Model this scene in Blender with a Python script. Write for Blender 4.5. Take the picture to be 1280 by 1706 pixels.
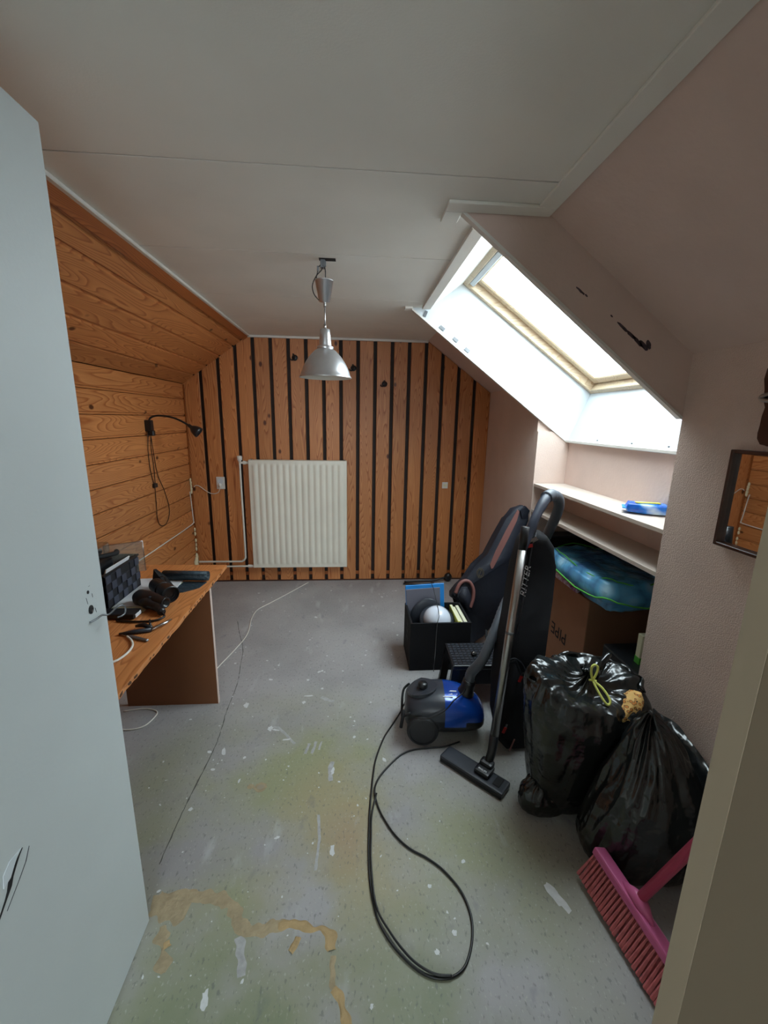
import bpy, bmesh, math, random
from mathutils import Vector, Matrix, noise
for o in list(bpy.data.objects): bpy.data.objects.remove(o)
S = bpy.context.scene
COL = S.collection
PI = math.pi

# ------------------------------------------------------------------ camera
cam_d = bpy.data.cameras.new('camera'); cam = bpy.data.objects.new('camera', cam_d); COL.objects.link(cam)
FPX, PITCH, YAW, ROLL = 690.43, .2200, .0759, .0184
cp, sp, cy_, sy = math.cos(PITCH), math.sin(PITCH), math.cos(YAW), math.sin(YAW)
Fv = Vector((sy*cp, cy_*cp, -sp)); Rv = Vector((cy_, -sy, 0)); Uv = Rv.cross(Fv)
cr, sr = math.cos(ROLL), math.sin(ROLL)
R2 = Rv*cr+Uv*sr; U2 = -Rv*sr+Uv*cr
cam.matrix_world = Matrix(((R2.x, U2.x, -Fv.x, 0), (R2.y, U2.y, -Fv.y, 0), (R2.z, U2.z, -Fv.z, 1.473), (0, 0, 0, 1)))
cam_d.sensor_fit = 'HORIZONTAL'; cam_d.sensor_width = 36; cam_d.lens = FPX/1280*36
cam_d.clip_start = .02
S.camera = cam
S.cycles.diffuse_bounces = 8; S.cycles.max_bounces = 14; S.cycles.transparent_max_bounces = 16

# ------------------------------------------------------------------ world, light, exposure
W = bpy.data.worlds.new('overcast_sky'); S.world = W; W.use_nodes = True
bg = W.node_tree.nodes['Background']; bg.inputs[0].default_value = (.83, .94, 1, 1); bg.inputs[1].default_value = 7.0
S.view_settings.view_transform = 'Standard'; S.view_settings.look = 'None'
S.view_settings.gamma = 1; S.view_settings.use_curve_mapping = False
S.view_settings.exposure = 1.3

def portal(name, loc, normal, sx, sy_):
    l = bpy.data.lights.new(name, 'AREA'); l.shape = 'RECTANGLE'; l.size = sx; l.size_y = sy_
    l.cycles.is_portal = True
    o = bpy.data.objects.new(name, l); COL.objects.link(o); o.location = loc
    o.rotation_euler = Vector(normal).to_track_quat('-Z', 'Y').to_euler()
# room numbers
D, H = 3.683, 2.12
XL, XR, XA, XB = -1.402, 1.187, -.856, .624
ZL, ZR = 1.732, 1.715
Y1, Y2 = 1.456, 2.635
YF = .20
WU = Vector((.819, 0, -.573)); WN = Vector((.573, 0, .819)); W0 = Vector((.64, 0, 2.26)); WLEN = 1.055
portal('skylight_portal', W0+WU*WLEN/2+Vector((0, (Y1+Y2)/2, 0))+WN*.16, -WN, 1.5, 1.5)
# fill daylight through a window added in the unseen landing wall
portal('landing_fill_portal', (0, -2.58, 1.52), (0, 1, 0), 1.2, 1.05)

# ------------------------------------------------------------------ helpers
def sRGB(r, g, b):
    f = lambda c: (c/255/12.92 if c/255 <= .04045 else ((c/255+.055)/1.055)**2.4)
    return (f(r), f(g), f(b), 1)
MATS = {}
def mat(name, col, rough=.6, metal=0, bump=0, bscale=40, var=0, vscale=5, spec=.5, coat=0, trans=0, alpha=1, col2=None, bdist=.02, detail=3):
    m = bpy.data.materials.new(name); m.use_nodes = True; nt = m.node_tree; n = nt.nodes; L = nt.links
    b = n['Principled BSDF']; b.inputs['Base Color'].default_value = col
    b.inputs['Roughness'].default_value = rough; b.inputs['Metallic'].default_value = metal
    b.inputs['Specular IOR Level'].default_value = spec; b.inputs['Coat Weight'].default_value = coat
    tc = n.new('ShaderNodeTexCoord')
    nz = n.new('ShaderNodeTexNoise'); nz.inputs['Scale'].default_value = vscale; nz.inputs['Detail'].default_value = 4
    L.new(tc.outputs['Object'], nz.inputs['Vector'])
    mx = n.new('ShaderNodeMix'); mx.data_type = 'RGBA'
    c2 = col2 or tuple(max(0, c*(1-max(var, .06))) for c in col[:3])+(1,)
    mx.inputs['A'].default_value = col; mx.inputs['B'].default_value = c2
    cr_ = n.new('ShaderNodeMapRange'); cr_.inputs['From Min'].default_value = .38; cr_.inputs['From Max'].default_value = .65
    L.new(nz.outputs['Fac'], cr_.inputs['Value']); L.new(cr_.outputs['Result'], mx.inputs['Factor'])
    L.new(mx.outputs['Result'], b.inputs['Base Color'])
    if bump:
        n2 = n.new('ShaderNodeTexNoise'); n2.inputs['Scale'].default_value = bscale; n2.inputs['Detail'].default_value = detail
        L.new(tc.outputs['Object'], n2.inputs['Vector'])
        bp = n.new('ShaderNodeBump'); bp.inputs['Strength'].default_value = bump; bp.inputs['Distance'].default_value = bdist
        L.new(n2.outputs['Fac'], bp.inputs['Height']); L.new(bp.outputs['Normal'], b.inputs['Normal'])
    if alpha < 1:
        b.inputs['Alpha'].default_value = alpha
    MATS[name] = m
    return m

def wood(name, axis, light, dark, knot, rough=.45, ring=1.0, knots=True, scale=1):
    m = bpy.data.materials.new(name); m.use_nodes = True; nt = m.node_tree; n = nt.nodes; L = nt.links
    b = n['Principled BSDF']; b.inputs['Roughness'].default_value = rough
    tc = n.new('ShaderNodeTexCoord'); oi = n.new('ShaderNodeObjectInfo')
    off = n.new('ShaderNodeVectorMath'); off.operation = 'SCALE'; off.inputs[0].default_value = (13.7, 17.3, 11.9)
    L.new(oi.outputs['Random'], off.inputs['Scale'])
    add = n.new('ShaderNodeVectorMath'); add.operation = 'ADD'
    L.new(tc.outputs['Object'], add.inputs[0]); L.new(off.outputs[0], add.inputs[1])
    mp = n.new('ShaderNodeMapping'); sc = [1, 1, 1]; sc['XYZ'.index(axis)] = .10
    mp.inputs['Scale'].default_value = [s*scale for s in sc]
    L.new(add.outputs[0], mp.inputs['Vector'])
    # low frequency swirl, then contour lines of it -> cathedral grain
    n1 = n.new('ShaderNodeTexNoise'); n1.inputs['Scale'].default_value = 7; n1.inputs['Detail'].default_value = 1.5
    L.new(mp.outputs[0], n1.inputs['Vector'])
    mul = n.new('ShaderNodeMath'); mul.operation = 'MULTIPLY'; mul.inputs[1].default_value = 46*ring
    L.new(n1.outputs['Fac'], mul.inputs[0])
    fr = n.new('ShaderNodeMath'); fr.operation = 'FRACT'; L.new(mul.outputs[0], fr.inputs[0])
    rp = n.new('ShaderNodeValToRGB'); e = rp.color_ramp.elements
    e[0].position = 0; e[0].color = (0, 0, 0, 1); e[1].position = 1; e[1].color = (.0, .0, .0, 1)
    x = e.new(.62); x.color = (.35, .35, .35, 1); x = e.new(.88); x.color = (1, 1, 1, 1)
    L.new(fr.outputs[0], rp.inputs['Fac'])
    n2 = n.new('ShaderNodeTexNoise'); n2.inputs['Scale'].default_value = 90; n2.inputs['Detail'].default_value = 3
    L.new(mp.outputs[0], n2.inputs['Vector'])
    mx = n.new('ShaderNodeMix'); mx.data_type = 'RGBA'; mx.inputs['A'].default_value = light; mx.inputs['B'].default_value = dark
    ad = n.new('ShaderNodeMath'); ad.operation = 'MULTIPLY_ADD'; L.new(rp.outputs['Color'], ad.inputs[0]); ad.inputs[1].default_value = .8
    n2s = n.new('ShaderNodeMath'); n2s.operation = 'MULTIPLY'; n2s.inputs[1].default_value = .4; L.new(n2.outputs['Fac'], n2s.inputs[0])
    L.new(n2s.outputs[0], ad.inputs[2]); L.new(ad.outputs[0], mx.inputs['Factor'])
    # plank to plank tone
    hs = n.new('ShaderNodeHueSaturation'); L.new(mx.outputs['Result'], hs.inputs['Color'])
    vr = n.new('ShaderNodeMapRange'); vr.inputs['To Min'].default_value = .84; vr.inputs['To Max'].default_value = 1.12
    L.new(oi.outputs['Random'], vr.inputs['Value']); L.new(vr.outputs['Result'], hs.inputs['Value'])
    out = hs.outputs['Color']
    if knots:
        mk = n.new('ShaderNodeMapping'); sc = [1, 1, 1]; sc['XYZ'.index(axis)] = .62
        mk.inputs['Scale'].default_value = sc; L.new(add.outputs[0], mk.inputs['Vector'])
        v = n.new('ShaderNodeTexVoronoi'); v.inputs['Scale'].default_value = 6.0; L.new(mk.outputs[0], v.inputs['Vector'])
        kr = n.new('ShaderNodeMapRange'); kr.inputs['From Min'].default_value = .10; kr.inputs['From Max'].default_value = .055
        L.new(v.outputs['Distance'], kr.inputs['Value'])
        km = n.new('ShaderNodeMix'); km.data_type = 'RGBA'; km.inputs['B'].default_value = knot
        L.new(kr.outputs['Result'], km.inputs['Factor']); L.new(out, km.inputs['A']); out = km.outputs['Result']
    L.new(out, b.inputs['Base Color'])
    bp = n.new('ShaderNodeBump'); bp.inputs['Strength'].default_value = .12; bp.inputs['Distance'].default_value = .003
    L.new(n2.outputs['Fac'], bp.inputs['Height']); L.new(bp.outputs['Normal'], b.inputs['Normal'])
    return m

def obj(name, bm, m, parent=None, smooth=False, label=None, cat=None, group=None, kind=None, recalc=True):
    if recalc: bmesh.ops.recalc_face_normals(bm, faces=bm.faces)
    me = bpy.data.meshes.new(name); bm.to_mesh(me); bm.free()
    for mm in (m if isinstance(m, list) else [m]): me.materials.append(mm)
    if smooth:
        for p in me.polygons: p.use_smooth = True
    o = bpy.data.objects.new(name, me); COL.objects.link(o)
    if parent: o.parent = parent; o.matrix_parent_inverse = parent.matrix_basis.inverted()
    tag(o, label, cat, group, kind)
    return o
def tag(o, label=None, cat=None, group=None, kind=None):
    if label: o['label'] = label
    if cat: o['category'] = cat
    if group: o['group'] = group
    if kind: o['kind'] = kind
    return o
def thing(name, loc, label, cat, group=None, rz=0):
    o = bpy.data.objects.new(name, None); COL.objects.link(o); o.location = loc; o.rotation_euler = (0, 0, rz)
    o.matrix_basis = Matrix.Translation(loc) @ Matrix.Rotation(rz, 4, 'Z')
    o.empty_display_size = .05
    return tag(o, label, cat, group)
def box(bm, x0, x1, y0, y1, z0, z1, bev=0, M=None, seg=1):
    vs = [bm.verts.new((x, y, z)) for x in (x0, x1) for y in (y0, y1) for z in (z0, z1)]
    if M is not None:
        for v in vs: v.co = M @ v.co
    fs = [bm.faces.new([vs[i] for i in q]) for q in ((0, 1, 3, 2), (4, 6, 7, 5), (0, 4, 5, 1), (2, 3, 7, 6), (0, 2, 6, 4), (1, 5, 7, 3))]
    if bev:
        es = list({e for f in fs for e in f.edges})
        bmesh.ops.bevel(bm, geom=es, offset=bev, segments=seg, affect='EDGES', profile=.6)
    return vs
def prism(bm, pts, d):
    """pts: list of 3D points (planar), extruded by vector d"""
    d = Vector(d); a = [bm.verts.new(p) for p in pts]; b = [bm.verts.new(Vector(p)+d) for p in pts]
    fs = [bm.faces.new(a), bm.faces.new(list(reversed(b)))]
    n = len(pts)
    for i in range(n): fs.append(bm.faces.new((a[i], b[i], b[(i+1) % n], a[(i+1) % n])))
    return fs
def BM(): return bmesh.new()
def bx(name, dims, m, parent=None, bev=0, seg=1, **k):
    bm = BM(); box(bm, *dims, bev=bev, seg=seg); return obj(name, bm, m, parent, **k)
def catmull(P, n=8, closed=False):
    P = [Vector(p) for p in P]; out = []
    N = len(P)
    for i in range(N if closed else N-1):
        g = (lambda j: P[j % N]) if closed else (lambda j: P[min(max(j, 0), N-1)])
        p0, p1, p2, p3 = g(i-1), g(i), g(i+1), g(i+2)
        for k in range(n):
            t = k/n
            out.append(.5*((2*p1)+(p2-p0)*t+(2*p0-5*p1+4*p2-p3)*t*t+(3*p1-p0-3*p2+p3)*t**3))
    if not closed: out.append(P[-1])
    return out
def tube(bm, P, r, seg=8, cap=True, closed=False, ribs=None):
    P = [Vector(p) for p in P]; n = len(P); rings = []
    up = Vector((0, 0, 1)); t0 = (P[1]-P[0]).normalized()
    if abs(t0.dot(up)) > .95: up = Vector((1, 0, 0))
    nrm = (up-t0*up.dot(t0)).normalized()
    for i in range(n):
        t = (P[(i+1) % n]-P[i-1]) if closed else (P[min(i+1, n-1)]-P[max(i-1, 0)])
        if t.length < 1e-9: t = Vector((0, 0, 1))
        t.normalize(); nrm = (nrm-t*nrm.dot(t))
        if nrm.length < 1e-6: nrm = t.orthogonal()
        nrm.normalize(); bn = t.cross(nrm)
        rr = r(i/(n-1)) if callable(r) else (r[i] if isinstance(r, (list, tuple)) else r)
        rings.append([bm.verts.new(P[i]+(nrm*math.cos(a)+bn*math.sin(a))*rr) for a in [2*PI*k/seg for k in range(seg)]])
    for i in range(n if closed else n-1):
        A, B = rings[i], rings[(i+1) % n]
        for k in range(seg): bm.faces.new((A[k], A[(k+1) % seg], B[(k+1) % seg], B[k]))
    if cap and not closed: bm.faces.new(rings[0]); bm.faces.new(list(reversed(rings[-1])))
def tb(name, P, r, m, parent=None, seg=8, smooth_n=0, closed=False, **k):
    bm = BM(); tube(bm, catmull(P, smooth_n, closed) if smooth_n else P, r, seg, closed=closed); return obj(name, bm, m, parent, smooth=True, **k)
def lathe(bm, prof, c=(0, 0, 0), seg=32, M=None, cap=False):
    rings = []
    for r, z in prof:
        ring = [bm.verts.new((c[0]+r*math.cos(2*PI*k/seg), c[1]+r*math.sin(2*PI*k/seg), c[2]+z)) for k in range(seg)]
        if M is not None:
            for v in ring: v.co = M @ v.co
        rings.append(ring)
    for a, b in zip(rings, rings[1:]):
        for k in range(seg): bm.faces.new((a[k], a[(k+1) % seg], b[(k+1) % seg], b[k]))
    if cap: bm.faces.new(rings[0]); bm.faces.new(list(reversed(rings[-1])))
def cyl(bm, a, b, r, seg=16, r2=None):
    tube(bm, [a, b], [r, r if r2 is None else r2], seg)
def axisM(loc, z, x=None):
    z = Vector(z).normalized(); x = Vector(x) if x else z.orthogonal(); x = (x-z*x.dot(z)).normalized(); y = z.cross(x)
    return Matrix(((x.x, y.x, z.x, loc[0]), (x.y, y.y, z.y, loc[1]), (x.z, y.z, z.z, loc[2]), (0, 0, 0, 1)))
def text_mesh(name, body, size, M, m, parent=None, ext=.0006, shear=0, **k):
    c = bpy.data.curves.new(name, 'FONT'); c.body = body; c.size = size; c.extrude = ext; c.align_x = 'CENTER'; c.align_y = 'CENTER'; c.shear = shear
    t = bpy.data.objects.new(name, c); COL.objects.link(t)
    bpy.context.view_layer.update()
    me = bpy.data.meshes.new_from_object(t.evaluated_get(bpy.context.evaluated_depsgraph_get()))
    bpy.data.objects.remove(t); me.transform(M)
    me.materials.clear(); me.materials.append(m)
    o = bpy.data.objects.new(name, me); COL.objects.link(o)
    if parent: o.parent = parent; o.matrix_parent_inverse = parent.matrix_basis.inverted()
    return tag(o, **k)
def subsurf(o, n=1):
    md = o.modifiers.new('sub', 'SUBSURF'); md.levels = n; md.render_levels = n; return o
rnd = random.Random(7)
def nz(v, s=1.0): return noise.noise(Vector(v)*s)

# ------------------------------------------------------------------ materials
PINK = mat('pink_stipple', sRGB(216, 195, 184), .8, bump=.5, bscale=210, bdist=.007, var=.05)
PINKS = mat('pink_smooth', sRGB(214, 192, 182), .75, bump=.08, bscale=60, var=.05)
CEIL = mat('ceiling_white', sRGB(230, 229, 222), .7, bump=.04, bscale=200, var=.04, vscale=3)
WHITE = mat('white_paint', sRGB(222, 220, 214), .45, var=.03)
REVEAL = mat('white_board', sRGB(206, 214, 220), .4, var=.02)
DARKGAP = mat('dark_groove', sRGB(36, 22, 16), .7)
GROOVE = mat('brown_groove', sRGB(48, 24, 12), .8)
WZ = wood('pine_vertical', 'Z', sRGB(212, 146, 90), sRGB(160, 90, 46), sRGB(84, 38, 16))
WY = wood('pine_horizontal', 'Y', sRGB(214, 146, 88), sRGB(164, 92, 44), sRGB(92, 46, 18), ring=.8)
WTRIM = wood('pine_trim', 'Y', sRGB(170, 98, 46), sRGB(124, 62, 24), sRGB(80, 40, 16), knots=False)
WSASH = wood('bare_pine_sash', 'X', sRGB(214, 198, 172), sRGB(186, 162, 130), sRGB(120, 80, 40), knots=False)
WDESK = wood('desk_veneer', 'Y', sRGB(208, 140, 84), sRGB(164, 98, 50), sRGB(90, 50, 20), knots=False, ring=.6)
DESKP = mat('brown_board', sRGB(128, 80, 46), .6, var=.1, vscale=3)
CHIP = mat('chipped_edge', sRGB(92, 62, 42), .9, var=.3, vscale=60)
BLK = mat('black_plastic', sRGB(26, 27, 30), .35)
BLKM = mat('black_matte', sRGB(24, 24, 26), .8)
BLKF = mat('black_fabric', sRGB(22, 22, 25), .85, bump=.2, bscale=400, bdist=.002, spec=.25)
NAVYF = mat('navy_nylon', sRGB(25, 28, 39), .65, bump=.25, bscale=30, bdist=.01, spec=.4)
DKGREY = mat('dark_grey_plastic', sRGB(50, 54, 62), .36)
HOSE = mat('hose_grey', sRGB(84, 90, 98), .42)
STEEL = mat('brushed_steel', sRGB(176, 174, 172), .3, metal=1)
ALU = mat('lamp_aluminium', sRGB(205, 205, 208), .34, metal=.9, var=.05, vscale=30)
ALUIN = mat('lamp_inside_white', sRGB(225, 222, 212), .5)
BLUE = mat('metallic_blue', sRGB(24, 74, 170), .2, metal=.25, coat=.7)
RADW = mat('radiator_white', sRGB(226, 222, 208), .35)
CARD = mat('cardboard', sRGB(160, 116, 86), .85, var=.1, vscale=4)
TRASH = mat('black_bin_liner', sRGB(26, 29, 29), .22, bump=.5, bscale=9, bdist=.05, spec=.75, detail=3)
CREAM = mat('cream_frame', sRGB(168, 152, 130), .6, var=.05)
CREAM_SHADE = mat('cream_frame_shaded', sRGB(136, 120, 100), .65, var=.05)  # cream frame darkened, the shade on the jamb face is put into the colour
DOORM = mat('door_grey_white', sRGB(196, 203, 204), .5, var=.03, vscale=2, bump=.03, bscale=120)
PUTTY = mat('cream_putty', sRGB(232, 218, 180), .8, bump=.5, bscale=80)
CABLEW = mat('white_cable', sRGB(225, 222, 212), .5)
CABLEB = mat('black_cable', sRGB(16, 16, 18), .4)
PINKP = mat('pink_plastic', sRGB(196, 96, 142), .35)
PINKH = mat('pink_handle', sRGB(190, 72, 100), .35)
BRIST = mat('pink_bristle', sRGB(196, 108, 110), .8, var=.25, vscale=60)
RED = mat('red_tab', sRGB(170, 30, 28), .5)
YEL = mat('yellow_drawstring', sRGB(224, 228, 120), .5)
SHELFM = mat('shelf_wood_white', sRGB(206, 192, 180), .5, var=.05)
BROWNW = mat('dark_brown_wood', sRGB(70, 38, 26), .4, var=.2, vscale=20)
GREYM = mat('grey_metal', sRGB(120, 124, 128), .4, metal=.7)
GREEN = mat('green_print', sRGB(90, 190, 70), .5)
PAPER = mat('paper_white', sRGB(220, 222, 226), .7)
PAPERC = mat('paper_cream', sRGB(222, 220, 190), .7)
LBLUE = mat('bright_blue', sRGB(40, 140, 220), .4)
BOOKY = mat('yellow_cover', sRGB(205, 200, 80), .5)
TEAL = mat('teal_rubber', sRGB(38, 56, 66), .5, bump=.4, bscale=60)
MAROON = mat('maroon_piping', sRGB(122, 78, 72), .6)
SOOT = mat('scraped_plaster', sRGB(92, 78, 84), .9, var=.4, vscale=40)
GLOBE = mat('opal_glass', sRGB(214, 220, 232), .15, spec=.6)
BASKA = mat('woven_band_black', sRGB(30, 31, 38), .6)
BASKB = mat('woven_band_grey', sRGB(62, 66, 80), .55)

def glassy(name, tint=(1, 1, 1, 1), fac=.12, rough=.03):
    m = bpy.data.materials.new(name); m.use_nodes = True; n = m.node_tree.nodes; L = m.node_tree.links
    n.clear(); o = n.new('ShaderNodeOutputMaterial'); t = n.new('ShaderNodeBsdfTransparent'); t.inputs[0].default_value = tint
    g = n.new('ShaderNodeBsdfGlossy'); g.inputs['Roughness'].default_value = rough
    fr = n.new('ShaderNodeLayerWeight'); fr.inputs['Blend'].default_value = .2
    ml = n.new('ShaderNodeMath'); ml.operation = 'MULTIPLY_ADD'; ml.inputs[1].default_value = .5; ml.inputs[2].default_value = fac*.25; ml.use_clamp = True
    L.new(fr.outputs['Facing'], ml.inputs[0])
    mx = n.new('ShaderNodeMixShader'); L.new(ml.outputs[0], mx.inputs[0]); L.new(t.outputs[0], mx.inputs[1]); L.new(g.outputs[0], mx.inputs[2])
    L.new(mx.outputs[0], o.inputs[0]); return m
GLASS = glassy('window_glass', (.93, .95, .95, 1), .12)
CLEARP = glassy('clear_plastic', (.80, .83, .86, 1), .45, .12)

def mirror_mat():
    m = bpy.data.materials.new('mirror_glass'); m.use_nodes = True; b = m.node_tree.nodes['Principled BSDF']
    b.inputs['Base Color'].default_value = (.8, .8, .8, 1); b.inputs['Metallic'].default_value = 1; b.inputs['Roughness'].default_value = .015
    return m
MIRR = mirror_mat()

def floor_mat():
    m = bpy.data.materials.new('worn_lino_floor'); m.use_nodes = True; nt = m.node_tree; n = nt.nodes; L = nt.links
    b = n['Principled BSDF']; b.inputs['Roughness'].default_value = .5; b.inputs['Specular IOR Level'].default_value = .35
    tc = n.new('ShaderNodeTexCoord')
    def noi(s, d=4, sc=(1, 1, 1), off=(0, 0, 0)):
        mp = n.new('ShaderNodeMapping'); mp.inputs['Scale'].default_value = sc; mp.inputs['Location'].default_value = off
        L.new(tc.outputs['Object'], mp.inputs['Vector'])
        x = n.new('ShaderNodeTexNoise'); x.inputs['Scale'].default_value = s; x.inputs['Detail'].default_value = d
        L.new(mp.outputs[0], x.inputs['Vector']); return x.outputs['Fac']
    def rng(x, a, c, lo=0, hi=1):
        r = n.new('ShaderNodeMapRange'); r.inputs['From Min'].default_value = a; r.inputs['From Max'].default_value = c
        r.inputs['To Min'].default_value = lo; r.inputs['To Max'].default_value = hi; L.new(x, r.inputs['Value']); return r.outputs['Result']
    def mix(f, a, c):
        x = n.new('ShaderNodeMix'); x.data_type = 'RGBA'; L.new(f, x.inputs['Factor'])
        for s, v in (('A', a), ('B', c)):
            if isinstance(v, tuple): x.inputs[s].default_value = v
            else: L.new(v, x.inputs[s])
        return x.outputs['Result']
    def mul(a, c):
        x = n.new('ShaderNodeMath'); x.operation = 'MULTIPLY'; L.new(a, x.inputs[0])
        if isinstance(c, float): x.inputs[1].default_value = c
        else: L.new(c, x.inputs[1])
        return x.outputs[0]
    def spot(x, y, rx, ry):   # a stain with a place and shape of its own
        mp = n.new('ShaderNodeMapping'); mp.vector_type = 'TEXTURE'
        mp.inputs['Location'].default_value = (x, y, 0); mp.inputs['Scale'].default_value = (rx, ry, 1)
        L.new(tc.outputs['Object'], mp.inputs['Vector'])
        g = n.new('ShaderNodeTexGradient'); g.gradient_type = 'SPHERICAL'; L.new(mp.outputs[0], g.inputs['Vector']); return g.outputs['Fac']
    col = mix(rng(noi(2.2), .4, .62), sRGB(162, 160, 160), sRGB(148, 146, 146))
    # olive wear where the old glue stained the lino
    big = rng(noi(2.6, 5, off=(3, 1, 0)), .36, .62)
    for x, y, rx, ry, c, f in ((-.15, 1.05, 1.1, 1.1, sRGB(146, 148, 118), 2.2), (-.05, 1.15, .32, .5, sRGB(160, 148, 116), 1.6), (-.1, .7, .7, .35, sRGB(124, 132, 108), 2.0), (-.02, 1.2, .14, .16, sRGB(158, 138, 112), 1.2)):
        col = mix(mul(rng(mul(spot(x, y, rx, ry), f), 0, 1), big), col, c)
    col = mix(mul(rng(noi(110, 3, (1, .5, 1)), .60, .68), .5), col, sRGB(96, 98, 96))
    col = mix(mul(rng(noi(130, 3, (1, .6, 1), (5, 5, 0)), .62, .70), .45), col, sRGB(186, 184, 176))
    col = mix(mul(rng(noi(6, 4, (1.6, .5, 1), (9, 2, 0)), .64, .74), .45), col, sRGB(190, 192, 194))
    col = mix(mul(rng(noi(14, 4, (1, .6, 1), (2, 8, 0)), .64, .74), .35), col, sRGB(88, 92, 108))
    L.new(col, b.inputs['Base Color'])
    bp = n.new('ShaderNodeBump'); bp.inputs['Strength'].default_value = .15; bp.inputs['Distance'].default_value = .003
    L.new(noi(50, 4), bp.inputs['Height']); L.new(bp.outputs['Normal'], b.inputs['Normal'])
    return m
FLOOR = floor_mat()

# ------------------------------------------------------------------ floor
bm = BM(); box(bm, -2.2, 2.3, -2.8, 3.95, -.06, 0)
floor = obj('floor', bm, FLOOR, kind='structure')

# ------------------------------------------------------------------ ceiling with panels
bm = BM()
box(bm, -1.6, .30, -2.8, 3.95, H+.006, H+.05)
box(bm, .30, XB+.04, -2.8, Y1+.008, H+.006, H+.05)
box(bm, .30, XB+.04, Y2+.008, 3.95, H+.006, H+.05)
box(bm, .30, .452, Y1-.01, Y2+.02, H+.006, H+.03)
ceiling = obj('ceiling', bm, GREYM if False else mat('ceiling_joint', sRGB(120, 112, 106), .9), kind='structure')
seams = [-2.7, -1.72, -1.12, -.52, .08, .68, 1.278, 1.875, 2.50, 3.07, D+.01]
hole = (-.145, -.075, 1.915, 1.955)
for a, b in zip(seams, seams[1:]):
    g = .002 if a > 1.8 else .0028
    x0, x1 = XA-.005, XB+.005
    bm = BM()
    if a < Y2 and b > Y1:   # notch for the skylight shaft
        ya, yb = max(a, Y1), min(b, Y2)
        pts = [(x0, a+g), (x1, a+g) if a < Y1 else (.45, a+g)]
        if a < Y1: pts += [(x1, Y1), (.45, Y1)]
        if b > Y2: pts += [(.45, Y2+.004), (x1, Y2+.004)]
        pts += [(x1, b-g) if b > Y2 else (.45, b-g), (x0, b-g)]
    else:
        pts = [(x0, a+g), (x1, a+g), (x1, b-g), (x0, b-g)]
    if a == 1.875:          # leave the square hole for the lamp box
        hx0, hx1, hy0, hy1 = hole
        for p in (((x0, a+g), (hx0, a+g), (hx0, b-g), (x0, b-g)), ((hx1, a+g), (.45, a+g), (.45, b-g), (hx1, b-g)),
                  ((hx0, a+g), (hx1, a+g), (hx1, hy0), (hx0, hy0)), ((hx0, hy1), (hx1, hy1), (hx1, b-g), (hx0, b-g))):
            prism(bm, [(x, y, H) for x, y in p], (0, 0, .012))
    else: prism(bm, [(x, y, H) for x, y in pts], (0, 0, .012))
    obj('ceiling_panel', bm, CEIL, ceiling)
bm = BM(); box(bm, hole[0], hole[1], hole[2], hole[3], H+.001, H+.0055); obj('lamp_box_hole', bm, BLKM, ceiling)

# ------------------------------------------------------------------ back wall : dark backing and pine planks
def roofz(x):
    if x < XA: return ZL+(H-ZL)*(x-XL)/(XA-XL)
    if x > XB: return H-(H-ZR)*(x-XB)/(XR-XB)
    return H
bm = BM(); prism(bm, [(XL-.1, D-.003, -.02), (XR+.1, D-.003, -.02), (XR+.1, D-.003, ZR), (XB, D-.003, H+.03), (XA, D-.003, H+.03), (XL-.1, D-.003, ZL)], (0, .1, 0))
wall_back = obj('wall_back', bm, DARKGAP, kind='structure')
cs = [-1.247-.008+.1437*k for k in range(17)]   # groove centres
edges = [XL]+sum([[c-.015, c+.015] for c in cs], [])+[XR]
for i in range(0, len(edges), 2):
    x0, x1 = edges[i], edges[i+1]
    if x1-x0 < .02: continue
    xs = [x0]+[x for x in (XA, XB) if x0 < x < x1]+[x1]
    pts = [(x0, D-.024, .008), (x1, D-.024, .008)]+[(x, D-.024, roofz(x)-.002) for x in reversed(xs)]
    bm = BM(); fs = prism(bm, pts, (0, .02, 0))
    bmesh.ops.bevel(bm, geom=[e for e in fs[0].edges], offset=.003, segments=1, affect='EDGES')
    obj('plank', bm, WZ, wall_back)
# batten pieces and nails seen inside the grooves near the floor
for c in cs[1:]:
    bm = BM(); box(bm, c-.0155, c+.0155, D-.012, D-.004, .055, .085); obj('batten', bm, WTRIM, wall_back)
bx('baseboard_back', (XL, XR, D-.03, D-.004, .0, .010), BROWNW, kind='structure')
bx('trim_1', (XA-.01, XB, D-.045, D-.024, H-.018, H-.0005), WHITE, kind='structure', bev=.003)

# ------------------------------------------------------------------ left wall and left slope, pine boards
sl = Vector((XA-XL, 0, H-ZL)); slen = sl.length; su = sl.normalized(); sn = Vector((su.z, 0, -su.x))  # sn points into the room
bm = BM()
prism(bm, [(XL-.008, -.1, -.02), (XL-.1, -.1, ZL+.06), (XL-.008, -.1, ZL+.03), (XL-.1, -.1, -.02)], (0, D+.2, 0))
a = Vector((XL, -.1, ZL))-sn*.008; b = Vector((XA, -.1, H))-sn*.008
prism(bm, [a, b, b-sn*.08, a-sn*.08], (0, D+.2, 0))
wall_left = obj('wall_left', bm, GROOVE, kind='structure')
zs = [ZL-.004]; z = 1.604
while z > .02: zs.append(z); z -= .1335
zs.append(.0)
for za, zb in zip(zs, zs[1:]):
    if za-zb < .02: continue
    bm = BM(); prof = [(XL-.008, zb+.0025), (XL-.004, zb+.0025), (XL-.004, zb+.0125), (XL+.005, zb+.0165), (XL+.005, za-.005), (XL+.001, za-.0008), (XL-.008, za-.0008)]
    prism(bm, [(x, YF, zz) for x, zz in prof], (0, D-YF-.026, 0)); obj('plank', bm, WY, wall_left)
bounds = [0.0, .126, .2585, .391, .524, .612]
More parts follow.
